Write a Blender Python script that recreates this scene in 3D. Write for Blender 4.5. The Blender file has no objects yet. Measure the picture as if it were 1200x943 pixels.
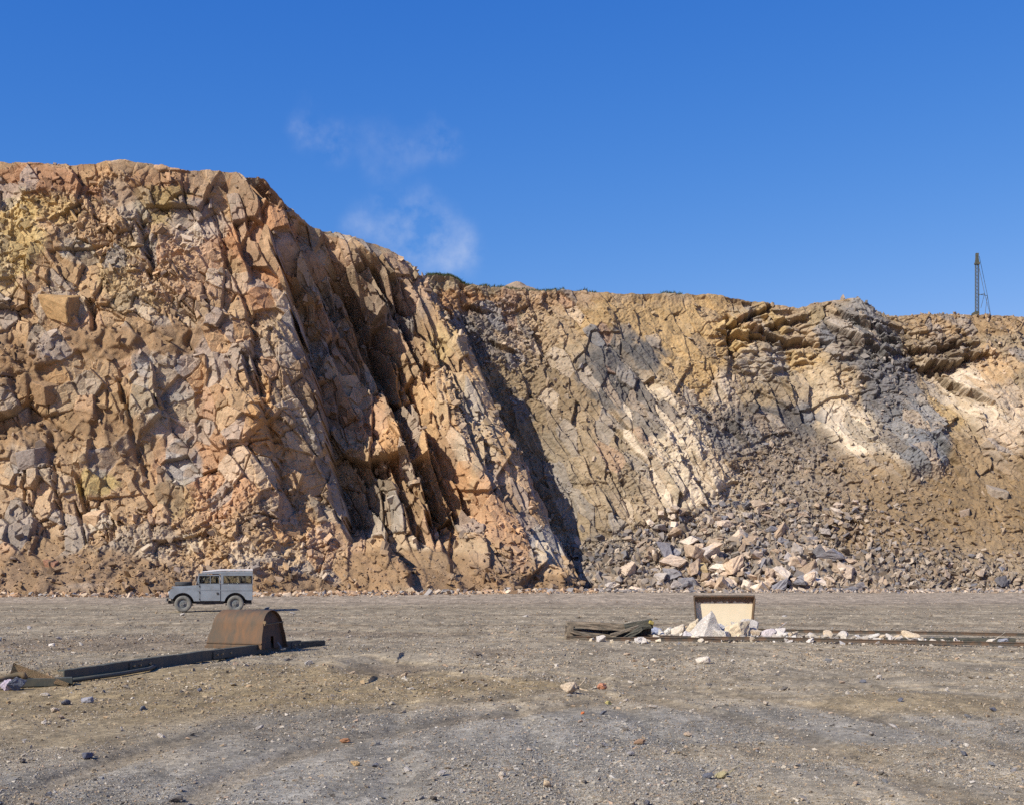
import bpy, bmesh, math, random
import numpy as np
from mathutils import Vector, Matrix
rng = np.random.default_rng(11)
random.seed(5)
sc = bpy.context.scene
COL = sc.collection
F, EYE, HOR = 1523.0, 1.75, 667.6          # focal length (px of a 1200 px wide frame), eye height, horizon row

def at(px, py, Y):                          # measured photo position at distance Y -> metres
    return ((px-600.0)/F*Y, Y, EYE-(py-HOR)/F*Y)
def s2l(c):                                 # display 0..255 -> linear albedo
    c = np.asarray(c, float)/255.0
    return np.where(c <= 0.04045, c/12.92, ((c+0.055)/1.055)**2.4)

# ------------------------------------------------------------------ numpy noise
def hsh(ix, iy, seed):
    with np.errstate(over='ignore'):
        h = (ix.astype(np.int64).astype(np.uint32)*np.uint32(374761393)
             + iy.astype(np.int64).astype(np.uint32)*np.uint32(668265263)
             + np.uint32((seed*974634777) & 0xffffffff))
        h ^= h >> np.uint32(13); h *= np.uint32(1274126177); h ^= h >> np.uint32(16)
        h *= np.uint32(2246822519); h ^= h >> np.uint32(15)
    return h.astype(np.float64)/4294967296.0
def vnoise(x, y, seed):
    ix, iy = np.floor(x), np.floor(y); fx, fy = x-ix, y-iy
    fx = fx*fx*(3-2*fx); fy = fy*fy*(3-2*fy)
    a = hsh(ix, iy, seed); b = hsh(ix+1, iy, seed); c = hsh(ix, iy+1, seed); d = hsh(ix+1, iy+1, seed)
    return (a+(b-a)*fx)*(1-fy)+(c+(d-c)*fx)*fy
def fbm(x, y, seed, o=4, g=0.5):
    s = 0; a = 1; t = 0
    for i in range(o):
        s = s+a*(vnoise(x*2**i+i*17.3, y*2**i-i*9.1, seed+i)*2-1); t += a; a *= g
    return s/t
def voro(x, y, seed, jit=0.9):
    ix, iy = np.floor(x), np.floor(y)
    f1 = np.full(x.shape, 9.0); f2 = np.full(x.shape, 9.0)
    dx = np.zeros(x.shape); dy = np.zeros(x.shape); cx = np.zeros(x.shape); cy = np.zeros(x.shape)
    for i in (-1, 0, 1):
        for j in (-1, 0, 1):
            jx, jy = ix+i, iy+j
            sx = jx+0.5+(hsh(jx, jy, seed)-0.5)*jit; sy = jy+0.5+(hsh(jx, jy, seed+77)-0.5)*jit
            ex, ey = x-sx, y-sy; d = np.sqrt(ex*ex+ey*ey)
            m = d < f1
            f2 = np.where(m, f1, np.minimum(f2, d)); f1 = np.where(m, d, f1)
            dx = np.where(m, ex, dx); dy = np.where(m, ey, dy); cx = np.where(m, jx, cx); cy = np.where(m, jy, cy)
    return f1, f2, dx, dy, cx, cy
def facets(x, y, seed, tilt=0.6, jit=0.9, bias=0.0):
    """random plane per cell: rock broken into flat faced blocks. returns height, edge, id"""
    f1, f2, dx, dy, cx, cy = voro(x, y, seed, jit)
    r = hsh(cx, cy, seed+5); gx = hsh(cx, cy, seed+6)-0.5; gy = hsh(cx, cy, seed+7)-0.5
    return r+tilt*2*((gx+bias)*dx+gy*dy)-0.5, f2-f1, hsh(cx, cy, seed+8)
def sstep(a, b, x):
    t = np.clip((x-a)/(b-a), 0, 1); return t*t*(3-2*t)
def interp(x, xs, ys): return np.interp(x, xs, ys)

# ------------------------------------------------------------------ materials
MATS = {}
def nodes(name):
    m = bpy.data.materials.new(name); m.use_nodes = True
    nt = m.node_tree; b = nt.nodes['Principled BSDF']; MATS[name] = m
    return m, nt, b
def rock_mat(name, src, scale=1.0, bump=0.5, amt=0.45, rough=0.92, fine=0.35, bscale=None, coord='Object'):
    """src: 'attr' (vertex colour of the rock itself), 'object' (object colour) or rgb"""
    m, nt, b = nodes(name); L = nt.links; N = nt.nodes
    tc = N.new('ShaderNodeTexCoord'); co = tc.outputs[coord]
    if src == 'attr':
        a = N.new('ShaderNodeAttribute'); a.attribute_name = 'col'; base = a.outputs['Color']
    elif src == 'object':
        a = N.new('ShaderNodeObjectInfo'); base = a.outputs['Color']
    else:
        a = N.new('ShaderNodeRGB'); a.outputs[0].default_value = (*src, 1); base = a.outputs[0]
    n1 = N.new('ShaderNodeTexNoise'); n1.inputs['Scale'].default_value = 2.2*scale; n1.inputs['Detail'].default_value = 8; n1.inputs['Roughness'].default_value = 0.68
    n2 = N.new('ShaderNodeTexNoise'); n2.inputs['Scale'].default_value = 13*scale; n2.inputs['Detail'].default_value = 6; n2.inputs['Roughness'].default_value = 0.75
    for n in (n1, n2): L.new(co, n.inputs['Vector'])
    def remap(sock, lo, hi):
        r = N.new('ShaderNodeMapRange'); r.inputs['From Min'].default_value = 0.3; r.inputs['From Max'].default_value = 0.7
        r.inputs['To Min'].default_value = lo; r.inputs['To Max'].default_value = hi; L.new(sock, r.inputs['Value']); return r.outputs[0]
    mu = N.new('ShaderNodeMath'); mu.operation = 'MULTIPLY'
    L.new(remap(n1.outputs['Fac'], 1-amt, 1+amt), mu.inputs[0]); L.new(remap(n2.outputs['Fac'], 1-fine, 1+fine), mu.inputs[1])
    vm = N.new('ShaderNodeVectorMath'); vm.operation = 'SCALE'; L.new(base, vm.inputs[0]); L.new(mu.outputs[0], vm.inputs['Scale'])
    # faint hue wander: iron staining
    mx = N.new('ShaderNodeMix'); mx.data_type = 'RGBA'; mx.blend_type = 'MULTIPLY'
    n3 = N.new('ShaderNodeTexNoise'); n3.inputs['Scale'].default_value = 5*scale; n3.inputs['Detail'].default_value = 5; L.new(co, n3.inputs['Vector'])
    rp = N.new('ShaderNodeMapRange'); rp.inputs['From Min'].default_value = 0.5; rp.inputs['From Max'].default_value = 0.75; rp.inputs['To Max'].default_value = 0.6
    L.new(n3.outputs['Fac'], rp.inputs['Value']); L.new(rp.outputs[0], mx.inputs['Factor'])
    L.new(vm.outputs[0], mx.inputs['A']); mx.inputs['B'].default_value = (1.06, 0.95, 0.82, 1)
    L.new(mx.outputs['Result'], b.inputs['Base Color'])
    b.inputs['Roughness'].default_value = rough; b.inputs['Specular IOR Level'].default_value = 0.25
    bp = N.new('ShaderNodeBump'); bp.inputs['Strength'].default_value = bump; bp.inputs['Distance'].default_value = 0.12/scale
    n4 = N.new('ShaderNodeTexNoise'); n4.inputs['Scale'].default_value = (bscale or 7*scale); n4.inputs['Detail'].default_value = 9; n4.inputs['Roughness'].default_value = 0.7
    L.new(co, n4.inputs['Vector']); L.new(n4.outputs['Fac'], bp.inputs['Height']); L.new(bp.outputs[0], b.inputs['Normal'])
    return m
def plain_mat(name, c1, c2, scale=6, rough=0.6, metal=0.0, bump=0.15, bdist=0.01, stretch=(1, 1, 1), thr=(0.4, 0.6), spec=0.4):
    m, nt, b = nodes(name); L = nt.links; N = nt.nodes
    tc = N.new('ShaderNodeTexCoord'); mp = N.new('ShaderNodeMapping'); mp.inputs['Scale'].default_value = stretch; L.new(tc.outputs['Object'], mp.inputs[0])
    n = N.new('ShaderNodeTexNoise'); n.inputs['Scale'].default_value = scale; n.inputs['Detail'].default_value = 8; n.inputs['Roughness'].default_value = 0.65
    L.new(mp.outputs[0], n.inputs['Vector'])
    r = N.new('ShaderNodeMapRange'); r.inputs['From Min'].default_value = thr[0]; r.inputs['From Max'].default_value = thr[1]; L.new(n.outputs['Fac'], r.inputs['Value'])
    mx = N.new('ShaderNodeMix'); mx.data_type = 'RGBA'; L.new(r.outputs[0], mx.inputs['Factor'])
    mx.inputs['A'].default_value = (*c1, 1); mx.inputs['B'].default_value = (*c2, 1)
    L.new(mx.outputs['Result'], b.inputs['Base Color'])
    b.inputs['Roughness'].default_value = rough; b.inputs['Metallic'].default_value = metal; b.inputs['Specular IOR Level'].default_value = spec
    n2 = N.new('ShaderNodeTexNoise'); n2.inputs['Scale'].default_value = scale*4; n2.inputs['Detail'].default_value = 5; L.new(mp.outputs[0], n2.inputs['Vector'])
    bp = N.new('ShaderNodeBump'); bp.inputs['Strength'].default_value = bump; bp.inputs['Distance'].default_value = bdist
    L.new(n2.outputs['Fac'], bp.inputs['Height']); L.new(bp.outputs[0], b.inputs['Normal'])
    return m

rock_mat('cliff_rock', 'attr', 1.0, 0.5, 0.20, fine=0.30, bscale=11)
rock_mat('ground_gravel', 'attr', 6.0, 0.75, 0.22, fine=0.55, bscale=26)
rock_mat('loose_stone', 'attr', 3.0, 0.4, 0.15, fine=0.2)
rock_mat('block_stone', 'object', 2.0, 0.6, 0.30, fine=0.35)
plain_mat('grey_paint', (0.24, 0.27, 0.29), (0.20, 0.22, 0.23), 3, 0.5, 0, 0.05)
plain_mat('white_paint', (0.72, 0.70, 0.68), (0.58, 0.56, 0.54), 3, 0.5, 0, 0.05)
plain_mat('tyre_rubber', (0.13, 0.13, 0.115), (0.20, 0.19, 0.16), 9, 0.9, 0, 0.3)
plain_mat('spare_rubber', (0.03, 0.035, 0.038), (0.06, 0.06, 0.06), 9, 0.85, 0, 0.3)
plain_mat('wheel_paint', (0.12, 0.14, 0.14), (0.19, 0.18, 0.16), 8, 0.7, 0, 0.1)
plain_mat('black_steel', (0.02, 0.02, 0.022), (0.05, 0.045, 0.04), 8, 0.7, 0, 0.2)
plain_mat('seat_vinyl', (0.03, 0.035, 0.04), (0.045, 0.05, 0.05), 8, 0.6, 0, 0.1)
plain_mat('lamp_glass', (0.6, 0.6, 0.58), (0.5, 0.5, 0.5), 8, 0.15, 0, 0.0)
plain_mat('rust_steel', (0.075, 0.056, 0.036), (0.145, 0.076, 0.034), 3.4, 0.8, 0.0, 0.35, 0.01, (1.6, 1, 0.45), (0.40, 0.66))
plain_mat('dark_rust', (0.055, 0.050, 0.040), (0.12, 0.075, 0.045), 6, 0.8, 0, 0.4)
plain_mat('rust_pale', (0.13, 0.10, 0.05), (0.22, 0.14, 0.075), 3, 0.8, 0, 0.1)
plain_mat('bolt_brass', (0.42, 0.32, 0.14), (0.3, 0.2, 0.1), 20, 0.6, 0, 0.2)
plain_mat('tarred_steel', (0.055, 0.065, 0.055), (0.09, 0.085, 0.06), 5, 0.75, 0, 0.4)
plain_mat('old_wood', (0.25, 0.20, 0.14), (0.095, 0.08, 0.058), 4, 0.9, 0, 0.6, 0.02, (1, 6, 6))
plain_mat('dark_wood', (0.10, 0.095, 0.07), (0.045, 0.045, 0.035), 5, 0.9, 0, 0.6, 0.02, (1, 6, 6))
plain_mat('pale_wood', (0.55, 0.45, 0.28), (0.42, 0.33, 0.2), 6, 0.9, 0, 0.4, 0.02)
plain_mat('yellow_paint', (0.45, 0.35, 0.05), (0.3, 0.24, 0.08), 9, 0.8, 0, 0.3)
plain_mat('mast_steel', (0.05, 0.06, 0.045), (0.09, 0.085, 0.06), 5, 0.7, 0, 0.1)
plain_mat('grass_green', (0.045, 0.07, 0.022), (0.09, 0.10, 0.035), 2, 0.95, 0, 0.3)
# glass
m, nt, b = nodes('window_glass'); b.inputs['Base Color'].default_value = (0.58, 0.63, 0.63, 1); b.inputs['Roughness'].default_value = 0.04
b.inputs['Transmission Weight'].default_value = 1.0; b.inputs['IOR'].default_value = 1.12

# ------------------------------------------------------------------ mesh helpers
def link(o, parent=None):
    COL.objects.link(o)
    if parent is not None: o.parent = parent
    return o
def tag(o, label=None, cat=None, group=None, kind=None):
    if label: o['label'] = label
    if cat: o['category'] = cat
    if group: o['group'] = group
    if kind: o['kind'] = kind
    return o
def mesh_np(name, V, Fc, mat, col=None, smooth=False):
    """V (n,3); Fc (m,k) equal sized faces"""
    me = bpy.data.meshes.new(name); n, k = Fc.shape
    me.vertices.add(len(V)); me.vertices.foreach_set('co', np.ascontiguousarray(V, dtype=np.float32).ravel())
    me.loops.add(n*k); me.loops.foreach_set('vertex_index', np.ascontiguousarray(Fc, dtype=np.int32).ravel())
    me.polygons.add(n); me.polygons.foreach_set('loop_start', np.arange(n, dtype=np.int32)*k)
    try: me.polygons.foreach_set('loop_total', np.full(n, k, dtype=np.int32))
    except Exception: pass
    me.polygons.foreach_set('use_smooth', np.full(n, bool(smooth)))
    me.update(calc_edges=True)
    if col is not None:
        a = me.color_attributes.new('col', 'FLOAT_COLOR', 'POINT')
        c4 = np.ones((len(V), 4), np.float32); c4[:, :3] = np.clip(col, 0.0, 0.9); a.data.foreach_set('color', c4.ravel())
    me.materials.append(MATS[mat])
    return me
def grid_faces(R, C):
    i = np.arange(R*C).reshape(R, C)
    return np.stack([i[:-1, :-1], i[:-1, 1:], i[1:, 1:], i[1:, :-1]], -1).reshape(-1, 4)

class MB:
    def __init__(s): s.bm = bmesh.new()
    def box(s, x0, x1, y0, y1, z0, z1, M=None, bev=0.0):
        t = bmesh.new(); bmesh.ops.create_cube(t, size=1)
        for v in t.verts: v.co = Vector(((x0+x1)/2+v.co.x*(x1-x0), (y0+y1)/2+v.co.y*(y1-y0), (z0+z1)/2+v.co.z*(z1-z0)))
        if bev: bmesh.ops.bevel(t, geom=list(t.edges), offset=bev, segments=2, affect='EDGES')
        return s._add(t, M)
    def _add(s, t, M=None):
        if M is not None: bmesh.ops.transform(t, matrix=M, verts=t.verts)
        me = bpy.data.meshes.new('tmp'); t.to_mesh(me); s.bm.from_mesh(me); bpy.data.meshes.remove(me); t.free(); return s
    def prism(s, pts, y0, y1, M=None, bev=0.0):        # polygon in xz extruded along y
        t = bmesh.new(); a = [t.verts.new((p[0], y0, p[1])) for p in pts]; f = t.faces.new(a)
        r = bmesh.ops.extrude_face_region(t, geom=[f]); bmesh.ops.translate(t, vec=(0, y1-y0, 0), verts=[v for v in r['geom'] if isinstance(v, bmesh.types.BMVert)])
        bmesh.ops.recalc_face_normals(t, faces=t.faces)
        if bev: bmesh.ops.bevel(t, geom=[e for e in t.edges if e.calc_face_angle(0) > 0.5], offset=bev, segments=2, affect='EDGES')
        return s._add(t, M)
    def tube(s, pts, r, n=8, M=None):
        t = bmesh.new(); pts = [Vector(p) for p in pts]; rings = []
        rr = r if isinstance(r, (list, tuple)) else [r]*len(pts)
        for i, p in enumerate(pts):
            d = (pts[min(i+1, len(pts)-1)]-pts[max(i-1, 0)]).normalized()
            a = d.orthogonal().normalized() if i == 0 else (a-d*a.dot(d)).normalized()
            b_ = d.cross(a)
            rings.append([t.verts.new(p+(a*math.cos(2*math.pi*k/n)+b_*math.sin(2*math.pi*k/n))*rr[i]) for k in range(n)])
        for i in range(len(pts)-1):
            for k in range(n): t.faces.new((rings[i][k], rings[i][(k+1) % n], rings[i+1][(k+1) % n], rings[i+1][k]))
        t.faces.new(rings[0][::-1]); t.faces.new(rings[-1]); return s._add(t, M)
    def lathe_y(s, prof, n=28, M=None):                 # prof: (y, r) revolved about y, closed
        t = bmesh.new(); R = [[t.verts.new((math.cos(2*math.pi*k/n)*r, y, math.sin(2*math.pi*k/n)*r)) for k in range(n)] for y, r in prof]
        for i in range(len(R)):
            j = (i+1) % len(R)
            for k in range(n):
                try: t.faces.new((R[i][k], R[i][(k+1) % n], R[j][(k+1) % n], R[j][k]))
                except ValueError: pass
        bmesh.ops.remove_doubles(t, verts=t.verts, dist=1e-5); bmesh.ops.recalc_face_normals(t, faces=t.faces); return s._add(t, M)
    def disc_y(s, y0, y1, r, x=0, z=0, n=20):
        return s.tube([(x, y0, z), (x, y1, z)], r, n)
    def build(s, name, mat, parent=None, smooth=False):
        me = bpy.data.meshes.new(name); s.bm.to_mesh(me); s.bm.free(); me.materials.append(MATS[mat])
        if smooth:
            for p in me.polygons: p.use_smooth = True
        o = bpy.data.objects.new(name, me); return link(o, parent)
def empty(name, loc, rz=0.0, label=None, cat=None, group=None):
    o = bpy.data.objects.new(name, None); o.location = loc; o.rotation_euler = (0, 0, rz); link(o); return tag(o, label, cat, group)

# ------------------------------------------------------------------ rocks
def hull_rock(seed, npts, flat=0.8):
    r = random.Random(seed); t = bmesh.new()
    for i in range(npts):
        while True:
            p = Vector((r.uniform(-1, 1), r.uniform(-1, 1), r.uniform(-1, 1)))
            if 0.75 < max(abs(p.x), abs(p.y), abs(p.z)) and p.length < 1.35: break
        t.verts.new(Vector((p.x, p.y*0.85, p.z*flat)))
    g = bmesh.ops.convex_hull(t, input=t.verts)
    bmesh.ops.delete(t, geom=[v for v in t.verts if not v.link_faces], context='VERTS')
    return t
def tmpl(seed, npts, flat=0.8):
    t = hull_rock(seed, npts, flat); bmesh.ops.triangulate(t, faces=t.faces); t.verts.index_update()
    V = np.array([v.co[:] for v in t.verts]); Fc = np.array([[v.index for v in f.verts] for f in t.faces]); t.free(); return V, Fc
def block_tmpl(seed):
    r = random.Random(seed); t = bmesh.new(); k = r.uniform(0.25, 0.6)
    fx, fy, fz = r.uniform(0.75, 1.1), r.uniform(0.55, 0.9), r.uniform(0.35, 0.8)
    for sx in (-1, 1):
        for sy in (-1, 1):
            for sz in (-1, 1):
                if r.random() < 0.12: continue
                if r.random() < 0.35:                      # chopped corner
                    t.verts.new((sx*fx*(1-k*r.random()), sy*fy, sz*fz*r.uniform(0.3, 0.8))); t.verts.new((sx*fx, sy*fy*(1-k*r.random()), sz*fz*r.uniform(0.4, 0.9)))
                else: t.verts.new((sx*fx*r.uniform(0.6, 1.05), sy*fy*r.uniform(0.6, 1.05), sz*fz*r.uniform(0.7, 1.05)))
    bmesh.ops.convex_hull(t, input=t.verts); bmesh.ops.delete(t, geom=[v for v in t.verts if not v.link_faces], context='VERTS')
    bmesh.ops.triangulate(t, faces=t.faces); t.verts.index_update()
    V = np.array([v.co[:] for v in t.verts]); Fc = np.array([[v.index for v in f.verts] for f in t.faces]); t.free()
    V = V+np.array([[r.uniform(-.13, .13) for _ in range(3)] for _ in V]); sk = np.eye(3)+np.array([[0, r.uniform(-.4, .4), r.uniform(-.4, .4)], [0, 0, r.uniform(-.3, .3)], [0, 0, 0]]); V = V@sk.T; V[:, 0] *= 1+0.25*V[:, 2]*r.uniform(-1, 1)
    return V, Fc
TSMALL = [tmpl(100+i, 8, 0.7) for i in range(14)]
TBIG = [block_tmpl(200+i) for i in range(14)]+[tmpl(500+i, 11, 0.75) for i in range(16)]
def scatter(name, P, S, colr, mat, T, flatten=1.0, label=None, cat=None):
    """all rocks of a mass in one mesh. P positions, S sizes"""
    n = len(P); k = rng.integers(0, len(T), n); VV = []; FF = []; CC = []; off = 0
    for ti, (V, Fc) in enumerate(T):
        I = np.where(k == ti)[0]; m_ = len(I)
        if not m_: continue
        q = rng.normal(size=(m_, 4)); q /= np.linalg.norm(q, axis=1)[:, None]; w, x, y, z = q.T
        R = np.stack([1-2*(y*y+z*z), 2*(x*y-z*w), 2*(x*z+y*w), 2*(x*y+z*w), 1-2*(x*x+z*z), 2*(y*z-x*w), 2*(x*z-y*w), 2*(y*z+x*w), 1-2*(x*x+y*y)], 1).reshape(-1, 3, 3)
        an = rng.uniform(0.55, 1.0, (m_, 3)); an[:, 0] = rng.uniform(0.8, 1.25, m_)
        vv = np.einsum('nij,nvj->nvi', R, V[None]*an[:, None, :])*(S[I]*0.5)[:, None, None]
        vv[:, :, 2] *= flatten
        vv += P[I][:, None, :]
        nv = len(V); VV.append(vv.reshape(-1, 3)); FF.append((Fc[None]+(np.arange(m_)*nv)[:, None, None]).reshape(-1, 3)+off); off += m_*nv
        CC.append(np.repeat(colr[I], nv, axis=0))
    me = mesh_np(name, np.concatenate(VV), np.concatenate(FF), mat, np.concatenate(CC))
    o = link(bpy.data.objects.new(name, me)); tag(o, label, cat, kind='stuff'); return o
def boulder_mesh(seed, flat=0.8, npts=13, cuts=3, rough=0.085, bev=0.035):
    if seed % 3 == 0:
        t = hull_rock(seed, npts if bev > 0.05 else 11, flat)
    else:
        t = bmesh.new(); V_, F_ = block_tmpl(seed*3+1); r_ = random.Random(seed); a_, b_, c_ = r_.uniform(-.45, .45), r_.uniform(-.4, .4), r_.uniform(-.35, .35)
        vs_ = [t.verts.new((p[0]*(1-0.3*p[2])+a_*p[1]+b_*p[2]+r_.uniform(-.12, .12), p[1]*(1+c_*p[0])+r_.uniform(-.12, .12), p[2]*(1+b_*p[0])*1.25)) for p in V_]
        bmesh.ops.convex_hull(t, input=vs_); bmesh.ops.delete(t, geom=[v for v in t.verts if not v.link_faces], context='VERTS')
    bmesh.ops.recalc_face_normals(t, faces=t.faces)
    bmesh.ops.dissolve_limit(t, angle_limit=0.25, verts=t.verts, edges=t.edges)
    bmesh.ops.bevel(t, geom=list(t.edges), offset=bev, segments=1, affect='EDGES')
    bmesh.ops.triangulate(t, faces=t.faces)
    bmesh.ops.subdivide_edges(t, edges=[e for e in t.edges if e.calc_length() > 0.3], cuts=cuts, use_grid_fill=True)
    bmesh.ops.triangulate(t, faces=t.faces)
    t.normal_update()
    for v in t.verts:
        p = v.co*2.3
        from mathutils import noise as mn
        v.co += v.normal*rough*(mn.noise(p+Vector((seed, 0, 0)))+0.6*mn.noise(p*3))
    me = bpy.data.meshes.new('rock'); t.to_mesh(me); t.free(); me.materials.append(MATS['block_stone']); return me
BM = [boulder_mesh(300+i, flat=[0.8, 0.65, 0.9, 0.55][i % 4], rough=0.13) for i in range(16)]
BR = [boulder_mesh(600+3*i, flat=[0.8, 0.6, 0.7][i % 3], npts=16, rough=0.10, bev=0.10) for i in range(12)]
def rock_obj(name, loc, size, col, label, cat, group=None, mesh=None, rot=None, scl=None):
    me = (BM if cat == 'rock' and 'white' not in str(group) else BR)[random.randrange(12)] if mesh is None else mesh
    o = bpy.data.objects.new(name, me); o.location = loc
    o.rotation_euler = rot or (random.uniform(-0.5, 0.5), random.uniform(-0.5, 0.5), random.uniform(0, 6.28))
    s_ = scl or (random.uniform(0.8, 1.2), random.uniform(0.7, 1.0), random.uniform(0.65, 0.95))
    o.scale = [size*0.5*k for k in s_]; o.color = (*col, 1)
    link(o); return tag(o, label, cat, group)

# ------------------------------------------------------------------ ground
TRK = ((3.0, -4.0, 22.0), (3.0, -4.0, 23.5), (-14, 10, 17.5), (-14, 10, 19.0), (9, 9, 11.5), (9, 9, 13.0), (-30, -2, 47.0), (-30, -2, 48.6), (20, -30, 73.5), (20, -30, 75.2))
def track(x, y):
    m_ = np.zeros(np.shape(x))
    for (x0, y0, R) in TRK: m_ = np.maximum(m_, np.exp(-((np.hypot(x-x0, y-y0)-R+0.12*np.sin(x*0.7+y*0.5))/0.20)**4))
    return m_
def ground_z(x, y):
    r = 0.27*sstep(52, 96, y)
    d = 0.035*fbm(x*0.35, y*0.35, 3, 4)*sstep(4, 10, y)+0.05*fbm(x*0.07, y*0.07, 9, 2)
    d = d+0.022*fbm(x*1.7, y*1.3, 21, 4, 0.6)
    # a scooped hollow and its lip left of centre, wheel ruts running across and towards the camera
    X0, Y0, _ = at(455, 790, 23.5)
    e = ((x-X0)/0.75)**2+((y-Y0)/1.8)**2
    d = d-0.13*np.exp(-e*1.3)+0.07*np.exp(-((np.sqrt(e)-1.45)/0.35)**2)*(x < X0)
    X1, Y1, _ = at(1080, 825, 17.0)
    d = d+0.09*np.exp(-(((x-X1)/1.3)**2+((y-Y1)/1.1)**2))
    for yy, a in ((40.5, 0.05), (42.2, 0.05), (47.5, 0.05), (49.0, 0.04)):
        yc = yy+0.02*x+0.6*np.sin(x*0.09+yy); d = d-a*np.exp(-((y-yc)/0.28)**2)+0.5*a*np.exp(-((y-yc-0.6)/0.25)**2)
    d = d-0.035*track(x, y)
    for xo in (-0.9, 0.55, 1.9):
        xc = xo+0.35*np.sin(y*0.21+1)-(y-9)*0.02; d = d-0.03*np.exp(-((x-xc)/0.16)**2)*sstep(24, 16, y)
    return r+d
def ground_col(x, y, n1, n2):
    u = 600+x/np.maximum(y, 1)*F
    base = np.array([0.252, 0.210, 0.142]); tan = np.array([0.245, 0.186, 0.098]); grey = np.array([0.205, 0.192, 0.160]); dark = np.array([0.14, 0.105, 0.066]); pink = np.array([0.30, 0.245, 0.185])
    c = np.ones(x.shape+(3,))*base
    def blob(c, X0, Y0, rx, ry, col, k, w=0.35):
        e = ((x-X0)/rx)**2+((y-Y0)/ry)**2+w*n1*2
        m_ = k*(1-sstep(0.35, 1.25, e)); return c*(1-m_[..., None])+col*m_[..., None]
    c = blob(c, -5.0, 19.5, 5.6, 4.2, tan, 0.95); c = blob(c, -5.2, 14.2, 3.4, 1.3, tan, 0.6)
    c = blob(c, -0.5, 12.5, 3.2, 5.0, grey, 0.65); c = blob(c, -3.2, 10.6, 2.4, 2.0, grey, 0.75); c = blob(c, 2.5, 13.5, 3.5, 4, grey, 0.7)
    c = blob(c, 5.1, 16.9, 1.7, 1.4, tan, 0.7); c = blob(c, 3.0, 12.4, 2.2, 0.9, tan, 0.45)
    c = blob(c, *at(455, 790, 23.5)[:2], 0.8, 1.9, dark, 0.7); c = blob(c, *at(580, 770, 27)[:2], 0.9, 1.6, dark, 0.5)
    c = blob(c, -9.5, 31, 5, 3.0, dark*1.25, 0.6); c = blob(c, -5, 35, 4, 1.6, dark*1.25, 0.5)
    c = blob(c, 0, 78, 60, 16, pink, 0.7, 0.15)
    for yy, w_, k in ((41.3, 0.7, 0.75), (46, 0.5, 0.7), (50.5, 0.7, 0.7), (58, 1.4, 0.5), (36.5, 0.45, 0.6), (66, 1.8, 0.45), (31.5, 0.35, 0.5), (28.2, 0.3, 0.45)):
        yc = yy+0.03*x+0.7*np.sin(x*0.08+yy)
        m_ = k*np.exp(-((y-yc)/w_)**2)*np.clip(0.85+0.8*n1, 0.2, 1); c = c*(1-m_[..., None])+dark*1.15*m_[..., None]
    c = c*(1+0.34*n2+0.22*n1)[..., None]
    # tyre tracks: darker compacted bands curving across the floor
    m_ = (0.5*track(x, y)*np.clip(0.9+0.8*n1+0.4*n2, 0.15, 1))[..., None]; c = c*(1-m_)+(0.6*dark+0.4*tan)*m_
    return c
th = np.concatenate([np.linspace(-180, -36, 24)[:-1], np.linspace(-36, 36, 1150), np.linspace(36, 180, 24)[1:]])*math.pi/180
rr = np.concatenate([[0.5, 3, 5], np.geomspace(7.0, 118, 900), [150, 220, 400, 1000, 4000]])
TH, RR = np.meshgrid(th, rr); GX = RR*np.sin(TH); GY = RR*np.cos(TH)
n1 = fbm(GX*0.5, GY*0.35, 40, 4); n2 = fbm(GX*2.2, GY*0.9, 50, 5, 0.6)
GZ = np.where((RR < 119), ground_z(GX, GY), 0.25)
GZ = np.where(GY < 4, 0.0, GZ)
gv = np.stack([GX, GY, GZ], -1).reshape(-1, 3)
gc = ground_col(GX, GY, n1, n2)
# pebble-scale speckle of the gravel itself
for sz, am, sd, st in ((0.05, 0.5, 60, 1), (0.14, 0.35, 61, 1), (0.22, 0.45, 62, 3.5), (0.5, 0.25, 63, 3)):
    _, ed, idv = facets(GX/sz, GY/sz/st, sd, 0.3); gc = gc*(1+am*(idv-0.5))[..., None]
ground = link(bpy.data.objects.new('ground', mesh_np('ground', gv, grid_faces(*GX.shape), 'ground_gravel', gc.reshape(-1, 3))))
tag(ground, kind='structure')
def gz(x, y): return float(ground_z(np.array([float(x)]), np.array([float(y)]))[0])

# gravel: pebbles, more per square metre close by
PALS = s2l([(176, 165, 150), (150, 148, 146), (120, 124, 132), (190, 172, 148), (165, 140, 112), (205, 195, 180), (140, 118, 95), (98, 104, 116), (180, 150, 125), (215, 208, 196)])
def pebbles(n, ymin, ymax, smin, smax, pw, name, label, grow=0.0, half=0.47, mul=1.0):
    u_ = rng.random(n); Y = 1/(1/ymin+(1/ymax-1/ymin)*u_)          # p(Y) ~ 1/Y^2
    X = rng.uniform(-half, half, n)*Y
    S = smin*(1-rng.random(n)*(1-(smin/smax)**pw))**(-1/pw)
    S = S*(1+grow*Y)
    cl = fbm(X*0.8, Y*0.5, 33, 3)-0.42*track(X, Y); keep = rng.random(n) < np.clip(0.6+1.1*cl, 0.2, 1)*(sstep(14, 32, Y) if ymin > 10 else 1); X, Y, S = X[keep], Y[keep], S[keep]
    Z = ground_z(X, Y)+S*0.10
    n1_ = fbm(X*0.5, Y*0.35, 40, 4); base = ground_col(X, Y, n1_, np.zeros(len(X)))
    c = PALS[rng.integers(0, len(PALS), len(X))]*rng.uniform(0.7, 1.15, (len(X), 1)); k = rng.uniform(0.15, 0.6, (len(X), 1))
    c = (c*k+base*(1-k))*mul
    return scatter(name, np.stack([X, Y, Z], 1), S, c, 'loose_stone', TSMALL, 0.7, label, 'gravel')
pebbles(430000, 8.2, 60, 0.009, 0.07, 2.9, 'gravel', 'grey and tan gravel strewn over the bare quarry floor', grow=0.018)
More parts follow.
